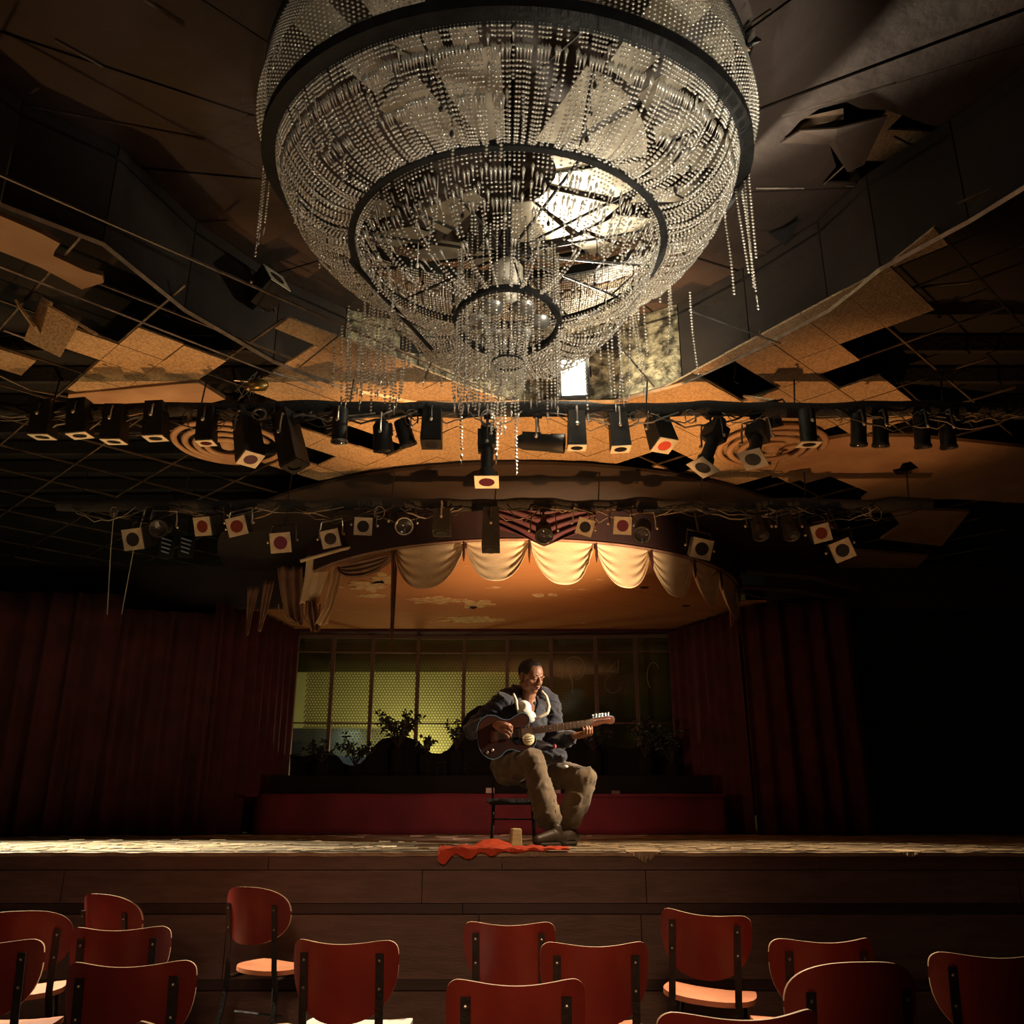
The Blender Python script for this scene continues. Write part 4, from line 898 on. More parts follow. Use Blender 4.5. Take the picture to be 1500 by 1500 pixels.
# strand mesh pieces
def bead_line(mb, pts, r=.0085, gap=.019, prism_every=None, rnd=None):
    seg = [(pts[i + 1] - pts[i]).length for i in range(len(pts) - 1)]; L = sum(seg); s = gap / 2; i = 0; acc = 0; c = 0
    while s < L:
        while i < len(seg) - 1 and s > acc + seg[i]: acc += seg[i]; i += 1
        p = pts[i].lerp(pts[i + 1], min(1, (s - acc) / max(seg[i], 1e-6)))
        if prism_every and any(abs(s / L - q) < gap * .6 / L for q in prism_every):
            d = (pts[i + 1] - pts[i]).normalized(); a, b, _ = frame(d); l = .07
            mb.add([p, p + d * l * .25 + a * .009, p + d * l * .25 + b * .006, p + d * l * .25 - a * .009, p + d * l * .25 - b * .006, p + d * l], [(0, 1, 2), (0, 2, 3), (0, 3, 4), (0, 4, 1), (5, 2, 1), (5, 3, 2), (5, 4, 3), (5, 1, 4)]); s += l; continue
        rr_ = r
        mb.add([p + V((rr_, 0, 0)), p + V((-rr_, 0, 0)), p + V((0, rr_, 0)), p + V((0, -rr_, 0)), p + V((0, 0, rr_)), p + V((0, 0, -rr_))],
               [(0, 2, 4), (2, 1, 4), (1, 3, 4), (3, 0, 4), (2, 0, 5), (1, 2, 5), (3, 1, 5), (0, 3, 5)])
        s += gap; c += 1
    return mb
# drape A: outer hoop -> middle hoop.   Built per angle; the 300 facing us are single strands, the rest joined.
def drape(th, ca, Ra, ta, cb, Rb, tb, sag, n=14):
    a, b = hz(ca, Ra, ta, th), hz(cb, Rb, tb, th); out = []
    for i in range(n + 1):
        t = i / n; rad = lerp(0, 1, t ** 1.35); zf = 1 - (1 - t) ** 1.35
        out.append(V((lerp(a.x, b.x, rad), lerp(a.y, b.y, rad), lerp(a.z, b.z, zf) - sag * math.sin(PI * t))))
    return out
rn = random.Random(11); joined = MB(); n_single = 0; NA = 500
rowsA = [.20, .52]
order = sorted(range(NA), key=lambda k: math.sin(2 * PI * k / NA))       # nearest first
for q, k in enumerate(order):
    th = 2 * PI * k / NA
    if rn.random() < .06: continue
    nz = noise.noise(V((math.cos(th) * 3, math.sin(th) * 3, 1)))
    if nz > .22 and rn.random() < .22: continue
    sag = .03 + .03 * rn.random() * (1 if q < 200 else 2.2) + .05 * max(0, math.sin(th)) + .06 * abs(noise.noise(V((math.cos(th) * 5, math.sin(th) * 5, 4)))); po = .04 * noise.noise(V((math.cos(th) * 2.5, math.sin(th) * 2.5, 9)))
    pts = drape(th + rn.uniform(-.002, .002), c0, RA - .02, tA, c1, RB, tB, sag)
    if rn.random() < .10: pts = pts[:rn.randint(5, 12)]; pts.append(pts[-1] + V((0, 0, -rn.uniform(.05, .2))))
    pts = [p - loc0 for p in pts]
    if n_single < 180: bead_line(MB(), pts, .0088, .0185, [g_ + po for g_ in (rowsA if nz < .05 else rowsA[:1])]).build('bead_strand', 'crystal', ch, normals=False, smooth=True); n_single += 1
    else: bead_line(joined, pts, .0085, .0195, rowsA)
NB = 230; order = sorted(range(NB), key=lambda k: math.sin(2 * PI * k / NB))
for q, k in enumerate(order):
    th = 2 * PI * k / NB
    if rn.random() < .10: continue
    pts = [p - loc0 for p in drape(th, c1, RB - .02, tB, c2, RC_ + .01, tC, .02 + .05 * rn.random() + .13 * max(0, math.sin(th)))]
    if math.sin(th) < .25 and rn.random() < .72: pts = pts[:rn.randint(5, 8)]; pts.append(pts[-1] + V((0, 0, -rn.uniform(.03, .09))))
    elif rn.random() < .14: pts = pts[:rn.randint(4, 11)]; pts.append(pts[-1] + V((0, 0, -rn.uniform(.05, .2))))
    if n_single < 252: bead_line(MB(), pts, .0080, .0185, [.2, .55]).build('bead_strand', 'crystal', ch, normals=False, smooth=True); n_single += 1
    else: bead_line(joined, pts, .008, .0185, [.2, .55])
# tier above the outer hoop (outside), and central column
for k in range(300):
    th = 2 * PI * k / 300; a = V((c0.x + 1.24 * math.cos(th), CY + 1.24 * math.sin(th), ZU - .06)); b = hz(c0, RA + .03, tA, th) + V((0, 0, .03))
    bead_line(joined, [a - loc0, (a.lerp(b, .5) + V((.04 * math.cos(th), .04 * math.sin(th), -.03))) - loc0, b - loc0], .0085, .020)
for k in range(46):
    th = 2 * PI * k / 46; b = hz(c2, RC_, tC, th); a = b + V((0, 0, .30 + .12 * rn.random()))
    bead_line(joined, [a - loc0, b - loc0], .0075, .017)
    e = b + V((0, 0, -.22 - .22 * rn.random())); pts = [b - loc0, e - loc0]
    if k < 40: bead_line(MB(), pts, .0075, .017, [.93]).build('hanging_strand', 'crystal', ch, normals=False, smooth=True)
for k in range(26):
    th = 2 * PI * k / 26; b = V((c2.x + .075 * math.cos(th), c2.y + .075 * math.sin(th), c2.z - .22)); bead_line(joined, [b + V((.06 * math.cos(th), .06 * math.sin(th), .3)) - loc0, b - loc0], .006, .014); bead_line(joined, [b - loc0, b + V((0, 0, -.14)) - loc0], .006, .014)
o = joined.build('bead_strands', 'crystal', ch, normals=False, smooth=True); o['kind'] = 'stuff'
# loose hanging strings seen in the photo: (px, bottom y, Y, length)
loose = [(487, 568, 4.3, .30), (500, 590, 4.3, .45)] + [(506 + 3.4 * k, rn.uniform(560, 604), rn.uniform(3.9, 4.35), rn.uniform(.40, .72)) for k in range(25)] + \
 [(598, 540, 4.1, .25), (620, 560, 4.2, .25), (636, 560, 4.1, .22)] + [(666 + 6 * k, rn.uniform(585, 604), rn.uniform(3.6, 3.9), rn.uniform(.3, .5)) for k in range(9)] + \
 [(676, 676, 3.9, .55), (727, 680, 3.85, .6), (733, 640, 3.8, .5), (757, 695, 3.8, .85), (719, 640, 3.8, .5), (790, 590, 3.8, .3), (817, 605, 3.85, .45), (862, 620, 3.9, .5), (768, 560, 3.8, .3),
  (902, 598, 4.0, .45), (907, 590, 4.05, .40), (914, 592, 4.0, .5), (921, 585, 4.05, .45), (944, 580, 4.1, .55), (895, 570, 4.0, .3), (978, 512, 4.2, .3), (1023, 550, 4.3, .55), (948, 520, 4.1, .35), (935, 540, 4.1, .35),
  (374, 375, 3.8, .9), (378, 360, 3.75, 1.0), (386, 345, 3.9, .8), (1111, 455, 3.9, 1.0), (1104, 420, 3.8, 1.1), (1097, 400, 3.85, 1.0), (1076, 435, 4.0, .5), (1108, 380, 3.75, .9), (1090, 300, 3.9, .8),
  (400, 100, 3.2, .9), (406, 90, 3.2, .9), (992, 35, 3.0, .4), (1055, 60, 3.1, .6), (1068, 90, 3.1, .7), (1075, 120, 3.15, .7), (1083, 140, 3.2, .7), (1050, 95, 3.2, .6)]
for x, y, Y, L in loose:
    b = PY(x, y, Y); top = b + V((rn.uniform(-.03, .03), rn.uniform(-.05, .05), L))
    if top.z > ZU - .03: top.z = ZU - .03
    pts = [top - loc0, (top.lerp(b, .5) + V((rn.uniform(-.01, .01), 0, 0))) - loc0, b - loc0]
    bead_line(MB(), pts, .0085, .019, [.9] if rn.random() < .5 else None).build('hanging_strand', 'crystal', ch, normals=False, smooth=True)
for p0, p1 in (((992, 35), 0),): pass
# hub, spokes, wires with small lamps
hub = V((c1.x, CY, c1.z - .02))
MB().lathe([(0, .06), (.05, .06), (.07, .03), (.07, -.03), (.04, -.05), (0, -.05)], hub - loc0, n=14).build('hub', 'iron', ch, smooth=True)
MB().lathe([(0, -.22), (.06, -.21), (.078, -.17), (.078, -.05), (.05, -.01), (.02, 0)], hub - loc0 + V((0, 0, -.04)), n=14).build('globe_bulb', 'bulb', ch, smooth=True)
for k in range(14):
    th = 2 * PI * k / 14 + .2; e = hz(c1, RB, tB, th); o = MB().tube([hub - loc0, e - loc0], .008, 5).build('spoke', 'iron', ch)
    for q in range(3):
        f = .3 + .28 * q; p = hub.lerp(e, f) - loc0; l = .05 + .08 * rn.random()
        MB().tube([p, p + V((0, 0, -l))], .0025, 4).ball(p + V((0, 0, -l - .012)), (.009, .009, .016), seg=6, ring=4).build('hanging_bulb', 'iron' if rn.random() < .7 else 'bulb', ch, smooth=True)
for k in range(10):
    th = 2 * PI * k / 10; MB().tube([hz(c0, RA, tA, th) - loc0, hz(c1, RB, tB, th + .1) + V((0, 0, .05)) - loc0], .006, 5).build('strut', 'iron', ch)
    for q in range(3):
        p = hz(c0, RA, tA, th).lerp(hz(c1, RB, tB, th + .1), .3 + .2 * q) - loc0; MB().tube([p, p + V((0, 0, -.10))], .0025, 4).ball(p + V((0, 0, -.11)), (.010, .010, .018), seg=6, ring=4).build('hanging_bulb', 'iron', ch, smooth=True)
for k in range(8):
    th = 2 * PI * k / 8 + .3; MB().tube([hz(c0, RA, tA, th) - loc0, V((math.cos(th) * .25, math.sin(th) * .25, -.02))], .006, 5).build('stay', 'iron', ch)
for k in range(5):
    th = 2 * PI * k / 5; MB().tube([V((hub.x + .04 * math.cos(th), CY + .04 * math.sin(th), hub.z)) - loc0, V((c2.x + RC_ * math.cos(th), c2.y + RC_ * math.sin(th), c2.z)) - loc0], .005, 5).build('stay', 'iron', ch)
MB().tube([V((0, 0, 0)), hub - loc0], .02, 8).build('down_rod', 'iron', ch)
# cups inside the small hoop
for k in range(6):
    th = 2 * PI * k / 6; p = V((c2.x + .15 * math.cos(th), CY + .15 * math.sin(th), c2.z - .02)) - loc0; MB().lathe([(0, 0), (.05, .01), (.06, .03)], p, n=12).build('drip_cup', 'steel', ch, smooth=True)
# reflector plates over the beads (radial, with gaps)
for ring, (ra, rb, za, zb, n) in enumerate([(.25, .72, 4.38, 4.46, 12), (.76, 1.2, 4.46, 4.62, 20)]):
    for k in range(n):
        lit = -.9 < math.atan2(math.sin(2 * PI * k / n), math.cos(2 * PI * k / n)) < 1.5
        if rn.random() < (.03 if lit else .50): continue
        t0 = 2 * PI * k / n; t1 = t0 + 2 * PI / n * rn.uniform(.80 if lit and ring == 0 else .45, .95); tz = rn.uniform(-.03, .03)
        MB().grid(lambda a, b: V((lerp(ra, rb, a) * math.cos(lerp(t0, t1, b)), lerp(ra, rb, a) * math.sin(lerp(t0, t1, b)), lerp(za, zb, a) + tz * b - ZU)), 4, 3, thick=(0, 0, .006)).build('reflector_plate', 'pan', ch)
# fabric-thin support wires to ceiling seen at sides
for a, b in [((1045, 80), (1130, 15)), ((430, 540), (495, 490)), ((905, 480), (960, 565))]:
    pass
# stay wires running from the recess edge to the chandelier
for k, (a, ya, b, yb) in enumerate([((436, 540), 5.2, (498, 490), 4.5), ((958, 566), 5.5, (905, 505), 4.3), ((620, 560), 4.6, (634, 525), 4.3), ((1143, 503), 5.0, (1010, 455), 4.6), ((400, 545), 5.2, (470, 568), 5.4)]):
    tag(MB().tube([PY(*a, ya), PY(*b, yb)], .006, 5).build('stay_wire', 'steel'), ['pale stay wire slanting up to the chandelier from the left recess edge', 'pale stay wire just right of the glaring floodlight', 'short stay wire under the slanted chandelier brace', 'long stay wire on the right below the chandelier', 'nearly level wire behind the left bead fringe'][k], 'wire')
MB().tube([PY(513, 380, 3.75) - loc0, PY(634, 513, 3.95) - loc0], [.022, .014], 5, flat=.5).build('fallen_brace', 'iron', ch)
# ================================================================== CHAIRS
def chair(label, px0, px1, ytop, yaw=0, ztop=.80, W=.40, crown=False, seat='seat_ply', H=.28, lean=.16, roll=0, key=0, xo=0):
    half = W / 2; ang = math.atan((ytop - 750) / FPX) - PITCH
    Yd = (CAM.z - ztop) / math.tan(ang); pm = PY((px0 + px1) / 2, ytop, Yd)
    t = thing('cafe_chair', label, 'chair', (pm.x, Yd + .20, 0), 'red cafe chairs in front of the stage'); t.rotation_euler = (0, roll, yaw)
    n1 = 2.6 if crown else 5.0; zt_h = H * (.46 if crown else .30); zb_h = H - zt_h; zm = ztop - zt_h
    def bk(a, b, off=0):
        uu = math.sin((a - .5) * PI); e = min(abs(uu), .9995); zt = zt_h * (1 - e ** n1) ** (1 / n1); zb = -zb_h * (1 - e ** 2.3) ** (1 / 2.3)
        if not crown: zt -= .017 * max(0, 1 - (uu / .85) ** 2)
        z = zm + lerp(zb, zt, b); y = -.20 - lean * (z - .62) - .095 * (1 - uu * uu)
        return V((uu * half, y + off, z))
    mb = MB(); nu, nv = 28, 8; n0 = 0
    vs = [bk(i / nu, j / nv) for i in range(nu + 1) for j in range(nv + 1)] + [bk(i / nu, j / nv, .011) for i in range(nu + 1) for j in range(nv + 1)]
    Wd = nv + 1; n = (nu + 1) * Wd
    f = [(i * Wd + j, (i + 1) * Wd + j, (i + 1) * Wd + j + 1, i * Wd + j + 1) for i in range(nu) for j in range(nv)]
    mb.add(vs, f + [tuple(k + n for k in reversed(q)) for q in f], 0); mb2 = []
    for i in range(nu):
        for j in (0, nv): mb2.append((i * Wd + j, (i + 1) * Wd + j, (i + 1) * Wd + j + n, i * Wd + j + n))
    mb.f += mb2; mb.m += [1] * len(mb2)
    o = mb.build('backrest', ['chair_red', 'ply'], t, smooth=True, sharp=35)
    # seat
    sz = .455
    def st(a, b):
        th = 2 * PI * a; c, s = math.cos(th), math.sin(th); k = (abs(c) ** 3.2 + abs(s) ** 3.2) ** (-1 / 3.2); x = .205 * c * k * b * (1 - .06 * s * k); y = .02 + .205 * s * k * b
        z = sz + .012 * (abs(x) / .2) ** 2 + .012 * (y + .19) * 0 - (.02 * max(0, y - .12) / .1)
        return V((x, y, z))
    o = MB().grid(st, 32, 6, thick=(0, 0, -.022)).build('seat', seat, t, smooth=True, sharp=40)
    # uprights become rear legs
    for sx in (-1, 1):
        x = .142 * sx * W / .40; ytb = bk(.5 + math.asin(min(.99, abs(x) / half)) / PI * sx, 0).y
        zt = ztop - (.05 if not crown else .085); ytop_ = -.20 - lean * (zt - .62) - .095 * (1 - (x / half) ** 2) - .010
        yb_ = -.20 - lean * (.50 - .62) - .060
        pts = [V((x, ytop_, zt)), V((x, ytop_ + lean * .12, zt - .12)), V((x, yb_, .47)), V((x * 1.08, yb_ + .012, .36)), V((x * 1.25, yb_ - .05, 0))]
        leg = MB(); vs = []; 
        for p in pts:
            for dx, dy in ((-.0145, -.003), (.0145, -.003), (.0145, .004), (-.0145, .004)): vs.append(p + V((dx, dy, 0)))
        fs = [(4 * i + k, 4 * i + (k + 1) % 4, 4 * i + 4 + (k + 1) % 4, 4 * i + 4 + k) for i in range(4) for k in range(4)] + [(0, 1, 2, 3), (19, 18, 17, 16)]
        o = leg.add(vs, fs).build('rear_leg', 'iron', t)
        for z_ in (zt - .025, zt - .12): 
            f_ = (zt - z_) / .12; q = pts[0].lerp(pts[1], min(1, f_)); MB().ball(q + V((0, -.004, 0)), (.006, .004, .006), seg=6, ring=4).build('screw', 'steel', o)
        MB().tube([V((x * 1.0, .16, .43)), V((x * 1.22, .20, 0))], [.011, .009], 7).build('front_leg', 'iron', t, smooth=True)
        MB().tube([V((x, yb_ + .01, .425)), V((x, .17, .425))], .009, 6).build('seat_rail', 'iron', t)
    MB().tube([V((-.15, -.155, .25)), V((.15, -.155, .25))], .007, 6).build('stretcher', 'iron', t)
    return t
chair('dark red chair cut by the left edge of the picture, back row', -42, 68, 1331, yaw=.35, ztop=.82, crown=True, W=.44)
chair('dark red chair at the left edge with only its straight top lip catching light', -75, 40, 1370, yaw=.1, ztop=.80)
chair('rounded red chair half hidden in shade, second from left in the back row', 145, 250, 1307, yaw=-.45, ztop=.86, crown=True)
chair('red chair with scuffed metal upright between two chairs on the left', 98, 250, 1352, yaw=.12, ztop=.80, seat='seat_ply')
chair('large red chair at left with a flat worn upright and lit front corner of seat', 94, 283, 1400, yaw=.12, ztop=.80)
chair('nearest dark chair at the bottom left, seen only by its curved top edge', 205, 466, 1484, yaw=-.08, ztop=.80)
chair('tall round topped orange red chair turned away, cushion torn, near the stage', 347, 465, 1297, yaw=-.42, ztop=.87, crown=True, W=.42)
chair('red chair in front of the white lit seat, left of centre', 440, 596, 1370, ztop=.80, yaw=-.10, seat='seat_white', H=.285)
chair('bright orange red chair directly below the guitarist', 680, 821, 1345, ztop=.80, yaw=-.06)
chair('dark red chair overlapping the bright orange one, right of centre', 787, 946, 1373, ztop=.80, yaw=.03)
chair('large dark red chair front centre with both uprights showing', 650, 856, 1424, ztop=.80, yaw=.02, H=.30)
chair('tilted red chair with a lit peach seat standing near the stage, right of centre', 972, 1098, 1330, yaw=-.30, ztop=.83, roll=.07)
chair('low red chair behind the rounded one on the right', 1115, 1272, 1368, ztop=.80, yaw=.05)
chair('big rounded dark red chair at bottom right', 1128, 1327, 1400, yaw=.1, ztop=.82, crown=True, W=.42)
chair('nearest chair at the bottom right of centre, only its worn top edge lit', 942, 1182, 1468, yaw=.10, ztop=.80)
chair('barely visible dark chair at the far right', 1390, 1512, 1388, yaw=-.1, ztop=.80)
# torn cushion on the tall chair and paper on its stretcher
p = PY(405, 1430, 5.05)
# ================================================================== GUITARIST
def remesh(mb, name, m, parent, voxel=.008, smooth=4, fac=.5, disp=None):
    o = mb.build(name + '_tmp', m, None); md = o.modifiers.new('r', 'REMESH'); md.mode = 'VOXEL'; md.voxel_size = voxel; md.use_smooth_shade = True
    if smooth: s = o.modifiers.new('s', 'SMOOTH'); s.iterations = smooth; s.factor = fac
    dg = bpy.context.evaluated_depsgraph_get(); me = bpy.data.meshes.new_from_object(o.evaluated_get(dg)); bpy.data.objects.remove(o)
    if disp:
        for v_ in me.vertices: v_.co = disp(v_.co.copy(), v_.normal.copy())
    me.name = name; me.polygons.foreach_set('use_smooth', [True] * len(me.polygons))
    o = bpy.data.objects.new(name, me); C.objects.link(o)
    if parent: o.parent = parent; o.matrix_parent_inverse = Matrix.Translation(-parent.location)
    return o
def limb(mb, pts, rs, n=12):
    """smooth tapered chain with round ends"""
    P = [V(p) for p in pts]
    Q = []; Rr = []
    for i in range(len(P) - 1):
        for k in range(5): t = k / 5; Q.append(P[i].lerp(P[i + 1], t)); Rr.append(lerp(rs[i], rs[i + 1], t))
    Q.append(P[-1]); Rr.append(rs[-1])
    mb.tube(Q, Rr, n)
    for p, r in zip(P, rs): mb.ball(p, r * .995, seg=12, ring=8)
J = dict(hipR=PY(744, 1128, 7.16), hipL=PY(772, 1131, 7.32), kneeR=PY(781, 1112, 6.86), kneeL=PY(858, 1139, 7.06), ankR=PY(806, 1203, 6.95), ankL=PY(832, 1212, 7.15),
         pel=PY(757, 1122, 7.26), belly=PY(763, 1092, 7.22), chest=PY(772, 1052, 7.16), neck=PY(775, 1021, 7.12), head=PY(778, 991, 7.07),
         shR=PY(738, 1026, 7.06), shL=PY(806, 1031, 7.24), elR=PY(692, 1069, 7.12), elL=PY(815, 1089, 7.22), wrR=PY(721, 1061, 6.86), wrL=PY(843, 1078, 6.98))
man = thing('person', 'seated man in navy jacket and olive trousers bent over an electric guitar', 'person', (J['pel'].x, J['pel'].y, ZF))
body = MB()
# torso, limbs under the clothes
limb(body, [J['pel'], J['belly'], J['chest']], [.13, .125, .14]); limb(body, [J['chest'], J['neck']], [.085, .052])
limb(body, [J['neck'], J['head'] + V((-.01, .015, -.03))], [.056, .055])
limb(body, [J['shR'], J['elR'], J['wrR']], [.055, .042, .026]); limb(body, [J['shL'], J['elL'], J['wrL']], [.055, .042, .026])
limb(body, [J['shR'] + V((0, .02, -.01)), J['shL'] + V((0, .02, -.01))], [.05, .05])
limb(body, [J['hipR'], J['kneeR'], J['ankR']], [.085, .055, .038]); limb(body, [J['hipL'], J['kneeL'], J['ankL']], [.085, .055, .038])
# head: turned toward the camera-right, looking down
hc = J['head']; fwd = V((.62, -.70, -.34)).normalized(); rt = V((-fwd.y, fwd.x, 0)).normalized() * -1; up = rt.cross(fwd).normalized()
if up.z < 0: up = -up
side = fwd.cross(up).normalized()
HR = Matrix((side, fwd, up)).transposed()
HS = 1.16
def hd(x, y, z): return hc + HR @ V((x * HS, y * HS, z * 1.06))          # x side, y forward, z up
body.ball(hd(0, -.012, .025), (.076 * HS, .094 * HS, .098 * 1.08), HR, 20, 14)
body.ball(hd(0, .018, -.035), (.060 * HS, .070 * HS, .082 * 1.08), HR, 16, 12)
body.ball(hd(0, .048, -.088), (.034 * HS, .034 * HS, .026 * 1.08), HR, 12, 8)      # chin
for s in (-1, 1):
    body.ball(hd(.040 * s, .045, -.022), (.026 * HS, .026 * HS, .024 * 1.08), HR, 10, 8)    # cheek
    body.ball(hd(.030 * s, .072, .022), (.026 * HS, .014 * HS, .010 * 1.08), HR, 10, 6)     # brow
    body.ball(hd(.030 * s, .070, .003), (.015 * HS, .012 * HS, .009 * 1.08), HR, 10, 6)     # lid
    body.ball(hd(.078 * s, -.010, -.010), (.010 * HS, .022 * HS, .034 * 1.08), HR, 10, 8)   # ear
    body.ball(hd(.045 * s, .005, -.065), (.030 * HS, .045 * HS, .030 * 1.08), HR, 10, 8)    # jaw
limb(body, [hd(0, .082, .012), hd(0, .100, -.022)], [.009, .013], 8); body.ball(hd(0, .096, -.028), (.021 * HS, .014 * HS, .012 * 1.08), HR, 10, 6)
body.ball(hd(0, .084, -.055), (.026 * HS, .012 * HS, .008 * 1.08), HR, 10, 6); body.ball(hd(0, .082, -.066), (.022 * HS, .012 * HS, .008 * 1.08), HR, 10, 6)
# hands ------------------------------------------------------------
def finger(base, dirs, r, lens):
    pts = [base]
    for d, l in zip(dirs, lens): pts.append(pts[-1] + V(d).normalized() * l)
    limb(body, pts, [r, r * .95, r * .88, r * .78][:len(pts)], 8)
# right (strumming) hand: wrist -> palm -> fingers pointing right/down over the strings
pR = PY(739, 1066, 6.80); limb(body, [J['wrR'], pR + V((-.045, .02, .01))], [.024, .020])
kd = V((1, -.05, -.30)).normalized(); ax = V((.25, -.2, .9)).normalized()
for k, (o_, l) in enumerate(((.033, .95), (.011, 1.05), (-.011, 1.0), (-.033, .82))):
    b_ = pR + ax * o_ * 1.05; limb(body, [J['wrR'] + ax * o_ * .4, b_], [.014, .0105], 8)
    finger(b_, [(1, .0, -.25 - .12 * k), (.7, .25, -.75), (.25, .45, -.8)], .0088, [.034 * l, .024 * l, .018 * l])
finger(pR + V((-.03, -.012, .022)), [(1, -.2, .05), (.95, .1, -.3)], .0115, [.035, .028])
# left hand: round the neck of the guitar
gN0 = PY(775, 1071, 6.84); gN1 = PY(905, 1053, 6.90); gax = (gN1 - gN0).normalized()
pL = PY(855, 1076, 6.955); limb(body, [J['wrL'], pL], [.026, .027])
for k, (o_, l) in enumerate(((.040, .9), (.018, 1.0), (-.004, 1.05), (-.026, .95))):
    b_ = pL + gax * (o_ + .012) + V((0, -.025, -.012)); limb(body, [J['wrL'] + gax * o_ * .3, pL + gax * o_ * .8, b_], [.016, .014, .0105], 8)
    finger(b_, [(.25, -1, .35), (.05, -.35, 1), (-.1, .45, .95)], .0092, [.036 * l, .034 * l, .022 * l])
finger(pL + gax * .02 + V((0, .012, .01)), [(.3, .3, 1), (.2, -.2, 1)], .0115, [.045, .032])
# little skin dome so that ankles run into the shoes
def feet_dir(): return V((-.30, -1, 0)).normalized()
remesh(body, 'body', 'skin', man, .005, 2)
# hair cap, brows, lips, eyelids
hair = MB(); hair.ball(hd(0, -.018, .034), (.080 * HS, .094 * HS, .094 * 1.08), HR, 24, 16)
hr = remesh(hair, 'hair', 'hair', man, .006, 2)
bmh = bmesh.new(); bmh.from_mesh(hr.data); inv = HR.inverted()
dead = [v_ for v_ in bmh.verts if (lambda q: q.y > .050 and q.z < .092 or q.y > -.012 and q.z < .012 or q.z < -.048)(inv @ (v_.co - hc))]
bmesh.ops.delete(bmh, geom=dead, context='VERTS'); bmh.to_mesh(hr.data); bmh.free()
def mp(mb, name, m, **k): o = mb.build(name, m, man, smooth=True); o.matrix_parent_inverse = Matrix.Translation(-man.location); return o
for s in (-1, 1):
    mp(MB().tube([hd(.016 * s, .088, .026), hd(.032 * s, .086, .031), hd(.050 * s, .072, .025)], [.003, .004, .002], 6), 'eyebrow', 'hair')
    mp(MB().tube([hd(.018 * s, .080, -.001), hd(.030 * s, .080, -.005), hd(.041 * s, .068, -.001)], [.0013, .0018, .0008], 6), 'eyelashes', 'hair')
mp(MB().tube([hd(-.024, .086, -.056), hd(-.008, .097, -.053), hd(0, .098, -.055), hd(.008, .097, -.053), hd(.024, .086, -.056)], [.002, .005, .0045, .005, .002], 8).tube([hd(-.020, .086, -.062), hd(0, .096, -.066), hd(.020, .086, -.062)], [.002, .006, .002], 8), 'lips', 'lips')
# trousers
tr = MB()
limb(tr, [J['pel'], J['hipR'], J['kneeR'] + V((0, 0, 0)), J['kneeR'].lerp(J['ankR'], .5) + V((-.01, .01, 0)), J['ankR'] + V((-.02, .02, .035))], [.14, .118, .078, .088, .104], 16)
limb(tr, [J['pel'], J['hipL'], J['kneeL'], J['kneeL'].lerp(J['ankL'], .5) + V((-.01, 0, .0)), J['ankL'] + V((-.005, 0, .03))], [.14, .12, .086, .100, .088], 16)
tr.ball(J['pel'] + V((-.03, .02, .0)), (.18, .15, .12), None, 14, 10)
def crease(co, nr):
    q = co; a = noise.noise(V((q.x * 10 + q.z * 5, q.y * 10, q.z * 4))) * .012
    rdg = 1 - abs(noise.noise(V((q.x * 13 - q.z * 7, q.y * 9, q.z * 11)))) * 2.4
    low = max(0, min(1, (ZF + .22 - q.z) / .12)); rdg2 = math.sin(q.z * 95 + 3 * noise.noise(V((q.x * 6, q.y * 6, 0)))) * .005 * low
    return co + nr * (a + max(0, rdg) ** 2 * .013 + rdg2)
remesh(tr, 'trousers', 'trousers', man, .010, 5, disp=crease)
# jacket
jk = MB()
limb(jk, [J['pel'] + V((0, .02, .02)), J['belly'] + V((0, .02, 0)), J['chest'] + V((0, .03, 0))], [.165, .158, .165], 16); limb(jk, [J['shR'] + V((0, .03, -.01)), J['chest'] + V((0, .04, .05)), J['shL'] + V((0, .03, -.01))], [.082, .115, .085], 14); limb(jk, [J['shR'] + V((0, .03, .01)), PY(754, 1014, 7.15)], [.075, .050], 12); limb(jk, [J['shL'] + V((0, .02, .01)), PY(795, 1016, 7.20)], [.075, .050], 12); limb(jk, [PY(754, 1013, 7.18), PY(795, 1015, 7.24)], [.05, .05], 12)
limb(jk, [J['shR'] + V((-.005, 0, -.005)), J['elR'], J['wrR'] + V((-.03, .03, 0))], [.078, .070, .050], 14); limb(jk, [J['shL'], J['elL'], J['wrL'] + V((-.03, .05, -.008))], [.084, .068, .050], 14)
limb(jk, [J['belly'] + V((.02, -.02, -.02)), PY(800, 1104, 7.0), PY(822, 1108, 6.97)], [.12, .075, .042], 14)
def jcrease(co, nr): return co + nr * (noise.noise(V((co.x * 9, co.y * 9, co.z * 9))) * .010 + max(0, 1 - 2.6 * abs(noise.noise(V((co.x * 11 + co.z * 8, co.y * 10, co.z * 15))))) ** 2 * .014)
remesh(jk, 'jacket', 'jacket', man, .010, 4, disp=jcrease)
# shirt in the open front, collar
sh = MB(); sh.ball(PY(767, 1037, 7.03), (.062, .045, .060), Matrix.Rotation(.25, 3, 'Y'), 14, 10); sh.ball(PY(774, 1050, 7.03), (.062, .05, .05), None, 12, 8)
remesh(sh, 'shirt', 'shirt', man, .008, 3)
def band(pts, w, m, name):
    P = [PY(x, y, Y) for x, y, Y in pts]; n = len(P) - 1
    def fn(a, b):
        s = a * n; i = min(int(s), n - 1); p = P[i].lerp(P[i + 1], s - i); d = (P[min(i + 1, n)] - P[i]).normalized(); q = d.cross(V((0, -1, 0))).normalized()
        wd = w * (1 - .35 * abs(2 * a - 1)); return p + q * (b - .5) * wd + V((0, -.008 * math.sin(PI * b), 0))
    return mp(MB().grid(fn, n * 5, 4, thick=(0, .008, 0)), name, m)
band([(793, 1012, 6.98), (800, 1020, 6.955), (804, 1034, 6.94), (802, 1044, 6.93), (791, 1050, 6.925), (783, 1053, 6.93)], .030, 'collar', 'lapel')
